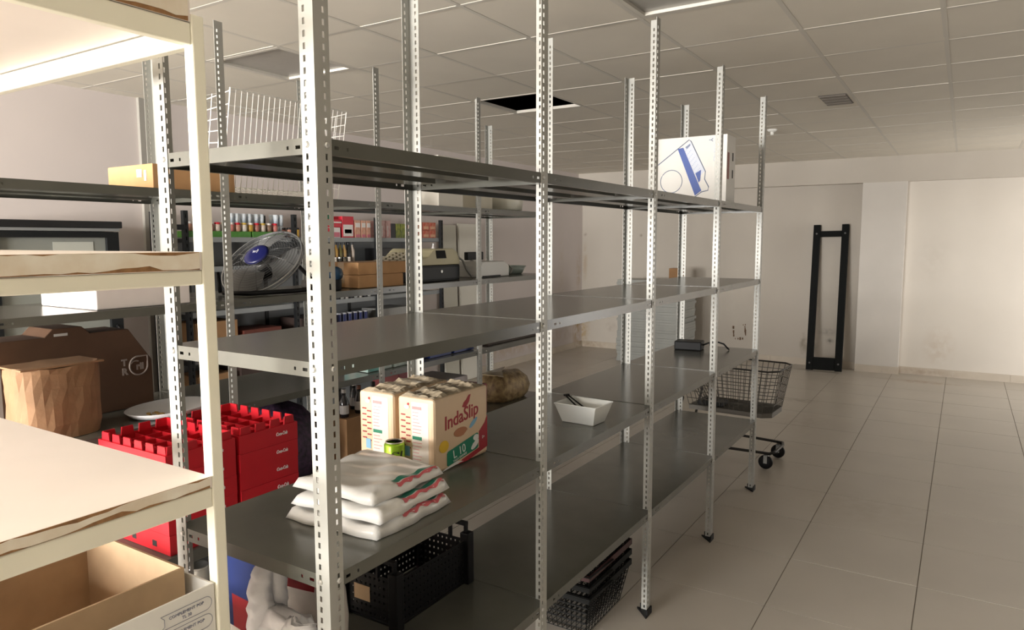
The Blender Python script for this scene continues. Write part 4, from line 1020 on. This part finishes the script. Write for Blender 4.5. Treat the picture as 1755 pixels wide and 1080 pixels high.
# black metal frame leaning in the wall niche
t = thing('metal_frame', 'tall black metal frame leaning against the far wall niche', 'frame', (-1.40, 9.46, 0))
ty = math.atan2(.36, 1.80)
t.rotation_euler = (-math.radians(11.3), math.radians(-1.0), 0)
BF = mat('frame_black', (.0045,.0055,.0055), .6, spec=.12)
for x in (-.205, .125): MB().box(x, -.03, .012, x+.08, .03, 1.85).build('upright', BF, t, bevel=.004)
MB().box(-.125, -.022, 1.70, .125, .022, 1.77).build('top_bar', BF, t, bevel=.003); MB().box(-.125, -.028, .02, .125, .028, .175).build('bottom_bar', BF, t, bevel=.003)
for x in (-.165, .165):
    for z in (.10, 1.735): MB().lathe([(.012,0),(.012,.003),(.004,.005),(.001,.005)], 10).build('bolt', mat('frame_bolt', (.10,.10,.10), .5), t, (x, -.0305, z), rot=(PI/2, 0, 0))

# marks left by a torn-off fitting on the far wall
t = thing('wall_mark', 'brown U-shaped residue of a torn-off fitting on the far wall', 'mark', (-2.545, YF-.001, .26))
MRK = mat('residue_brown', (.20,.12,.07), .9, 0, .4, 40)
rr = random.Random(2); b = MB()
for (x0, z0, x1, z1, n) in ((-.085,.20,-.075,.05,5), (.07,.21,.085,.07,5), (-.06,.02,.06,.03,4), (.04,.215,.09,.225,2)):
    for k in range(n):
        f = (k+rr.uniform(.2,.8))/n; x, z = x0+(x1-x0)*f, z0+(z1-z0)*f; s = rr.uniform(.008,.02)
        b.box(x-s*.6, -.0015, z-s, x+s*.6, 0, z+s)
b.build('residue', MRK, t)

# wire shopping baskets stacked on the floor under the long unit
WB = mat('black_wire', (.007,.0075,.007), .6, spec=.2); WBR = mat('dark_red_band', (.060,.014,.014), .5)
def hand_basket(label, loc, rz, band):
    t = thing('hand_basket', label, 'basket', loc, rz, 'stacked wire baskets')
    x0, y0, x1, y1, H = .13, .17, .165, .215, .185
    b = MB()
    def ring(f, r): 
        X, Y, Z = x0+(x1-x0)*f, y0+(y1-y0)*f, .006+H*f
        b.tube([(-X,-Y,Z),(X,-Y,Z),(X,Y,Z),(-X,Y,Z)], r, 5, True)
    for f in (0,.14,.28,.42,.56,.70,.84): ring(f, .0020)
    for k in range(13):
        q = -1+2*k/12
        for s in (-1, 1):
            b.tube([(q*x0, s*y0, .006), (q*x1, s*y1, .006+H)], .0018, 4); b.tube([(s*x0, q*y0, .006), (s*x1, q*y1, .006+H)], .0018, 4)
        b.tube([(q*x0, -y0, .006), (q*x0, y0, .006)], .0018, 4)
    b.build('wire_mesh', WB, t)
    r = MB()
    for q in ((-x1-.003,-y1-.003,-x1+.001,y1+.003),(x1-.001,-y1-.003,x1+.003,y1+.003),(-x1,-y1-.003,x1,-y1+.001),(-x1,y1-.001,x1,y1+.003)): r.box(q[0], q[1], H-.02, q[2], q[3], H+.006)
    r.build('rim_band', band, t)
    MB().tube([(-x1-.008,0,H-.006),(-x1-.008,-y1-.009,H+.002),(x1+.008,-y1-.009,H+.002),(x1+.008,0,H-.006)], .0035, 6).build('handle', WB, t)
    return t
for k, (lab, bd, dx, rz) in enumerate([('bottom black wire basket of the floor stack', WB, 0, 0), ('second black wire basket from the floor in the stack', WB, 0, 0), ('dark red rimmed wire basket in the middle of the floor stack', WBR, 0, 0), ('black wire basket just above the red rimmed one', WB, 0, 0), ('topmost black wire basket under the bottom shelf', WB, 0, 0)]):
    hand_basket(lab, (-1.365+dx, 2.69, .001+k*.047), rz, bd)

# shopping trolley beyond the end of the long unit
t = thing('shopping_cart', 'grey wire shopping cart behind the end of the long unit', 'cart', (-1.42, 5.33, 0), math.radians(-3))
CWR = mat('cart_wire', (.10,.095,.085), .4, .4); CFR = mat('cart_frame', (.022,.020,.018), .45, .2)
def bx(f, zt):                      # basket outline at level f (0 bottom..1 top): nose at +x
    return (-.33+.07*(1-f), .335+.05*f, .175+.055*f)
b = MB()
for f in (0, .17, .34, .51, .68, .85):
    xa, xb, yb = bx(f, 0); z = .40+.31*f
    b.tube([(xa,-yb,z),(xb-.06,-yb,z),(xb,-yb*.72,z),(xb,yb*.72,z),(xb-.06,yb,z),(xa,yb,z)], .0030, 5)
for k in range(17):
    f = k/16
    for s in (-1, 1):
        a0, b0, c0 = bx(0, 0); a1, b1, c1 = bx(1, 0)
        b.tube([(a0+(b0-.06-a0)*f, s*c0, .40), (a1+(b1-.06-a1)*f, s*c1, .71)], .0024, 4)
for k in range(9):
    q = -1+2*k/8; a0, b0, c0 = bx(0, 0); a1, b1, c1 = bx(1, 0)
    b.tube([(b0, q*c0*.72, .40), (b1, q*c1*.72, .71)], .0024, 4); b.tube([(a0, q*c0*.95, .40), (b0, q*c0*.72, .40)], .0024, 4)
b.build('basket_wire', CWR, t)
xa, xb, yb = bx(1, 0)
MB().tube([(xa-.10,-yb,.735),(xa,-yb,.715),(xb-.06,-yb,.71),(xb,-yb*.72,.71),(xb,yb*.72,.71),(xb-.06,yb,.71),(xa,yb,.715),(xa-.10,yb,.735)], .0062, 7).build('top_rail', CFR, t, smooth=True)
xa0, xb0, yb0 = bx(0, 0)
MB().prism([(xa0,-yb0,.365),(xb0-.06,-yb0,.365),(xb0,-yb0*.72,.365),(xb0,yb0*.72,.365),(xb0-.06,yb0,.365),(xa0,yb0,.365)], (0,0,.032)).build('floor_band', mat('cart_band', (.15,.14,.125), .5, .2), t)
b = MB()
for k in range(9):
    q = -1+2*k/8; b.tube([(-.15, q*.17, .41), (-.33, q*.20, .72)], .0030, 4)
for f in (.1,.4,.7,1): b.tube([(-.15-.18*f, -.17-.03*f, .41+.31*f), (-.15-.18*f, .17+.03*f, .41+.31*f)], .0030, 4)
b.build('rear_gate', CWR, t)
MB().box(-.20, -.16, .405, -.02, -.02, .435).build('child_seat', BLACKPL, t)
MB().tube([(-.43,-.23,.735),(-.43,.23,.735)], .013, 10).build('handle', CFR, t, smooth=True)
for s in (-1, 1):
    MB().tube([(-.40,s*.215,.72),(-.30,s*.20,.45),(-.38,s*.225,.135),(-.30,s*.225,.118),(.34,s*.17,.118)], .0105, 7).build('side_frame', CFR, t, smooth=True)
MB().tube([(.34,-.17,.118),(.36,-.10,.118),(.36,.10,.118),(.34,.17,.118)], .0105, 7).build('front_bar', CFR, t, smooth=True)
for x, y in ((.33,-.16),(.33,.16),(-.33,-.215),(-.33,.215)):
    wv = MB().lathe([(.012,-.014),(.044,-.014),(.050,-.007),(.050,.007),(.044,.014),(.012,.014)], 20); wv.v = [(x-.02+p[0], y+p[2], .051+p[1]) for p in wv.v]
    wo = wv.build('wheel', BLACKPL, t, smooth=True)
    MB().box(x-.03, y-.022, .045, x-.005, y-.017, .108).box(x-.03, y+.017, .045, x-.005, y+.022, .108).box(x-.03, y-.022, .100, x+.01, y+.022, .108).build('fork', mat('fork_zinc', (.22,.22,.21), .4, .6), wo)

# settle everything on its own deck: the bays sit a millimetre or so apart in height
for o in list(C.objects):
    if o.parent or o.get('category') is None: continue
    x, y, z = o.location
    if o['category'] in ('shelving', 'light', 'trolley', 'crate') and o.name != 'crate': continue
    if not (1.0 <= y <= Y0+4*BAY and (XB-.02 < x < XF or X2B-.02 < x < X2)): continue
    k = [q for q in LEV if q <= z+.002 and z-q < .4]
    if k: o.location.z += max(.0014*min(3, max(0, int((yy_-Y0)/BAY)))-.0022 for yy_ in (y-.13, y+.13))
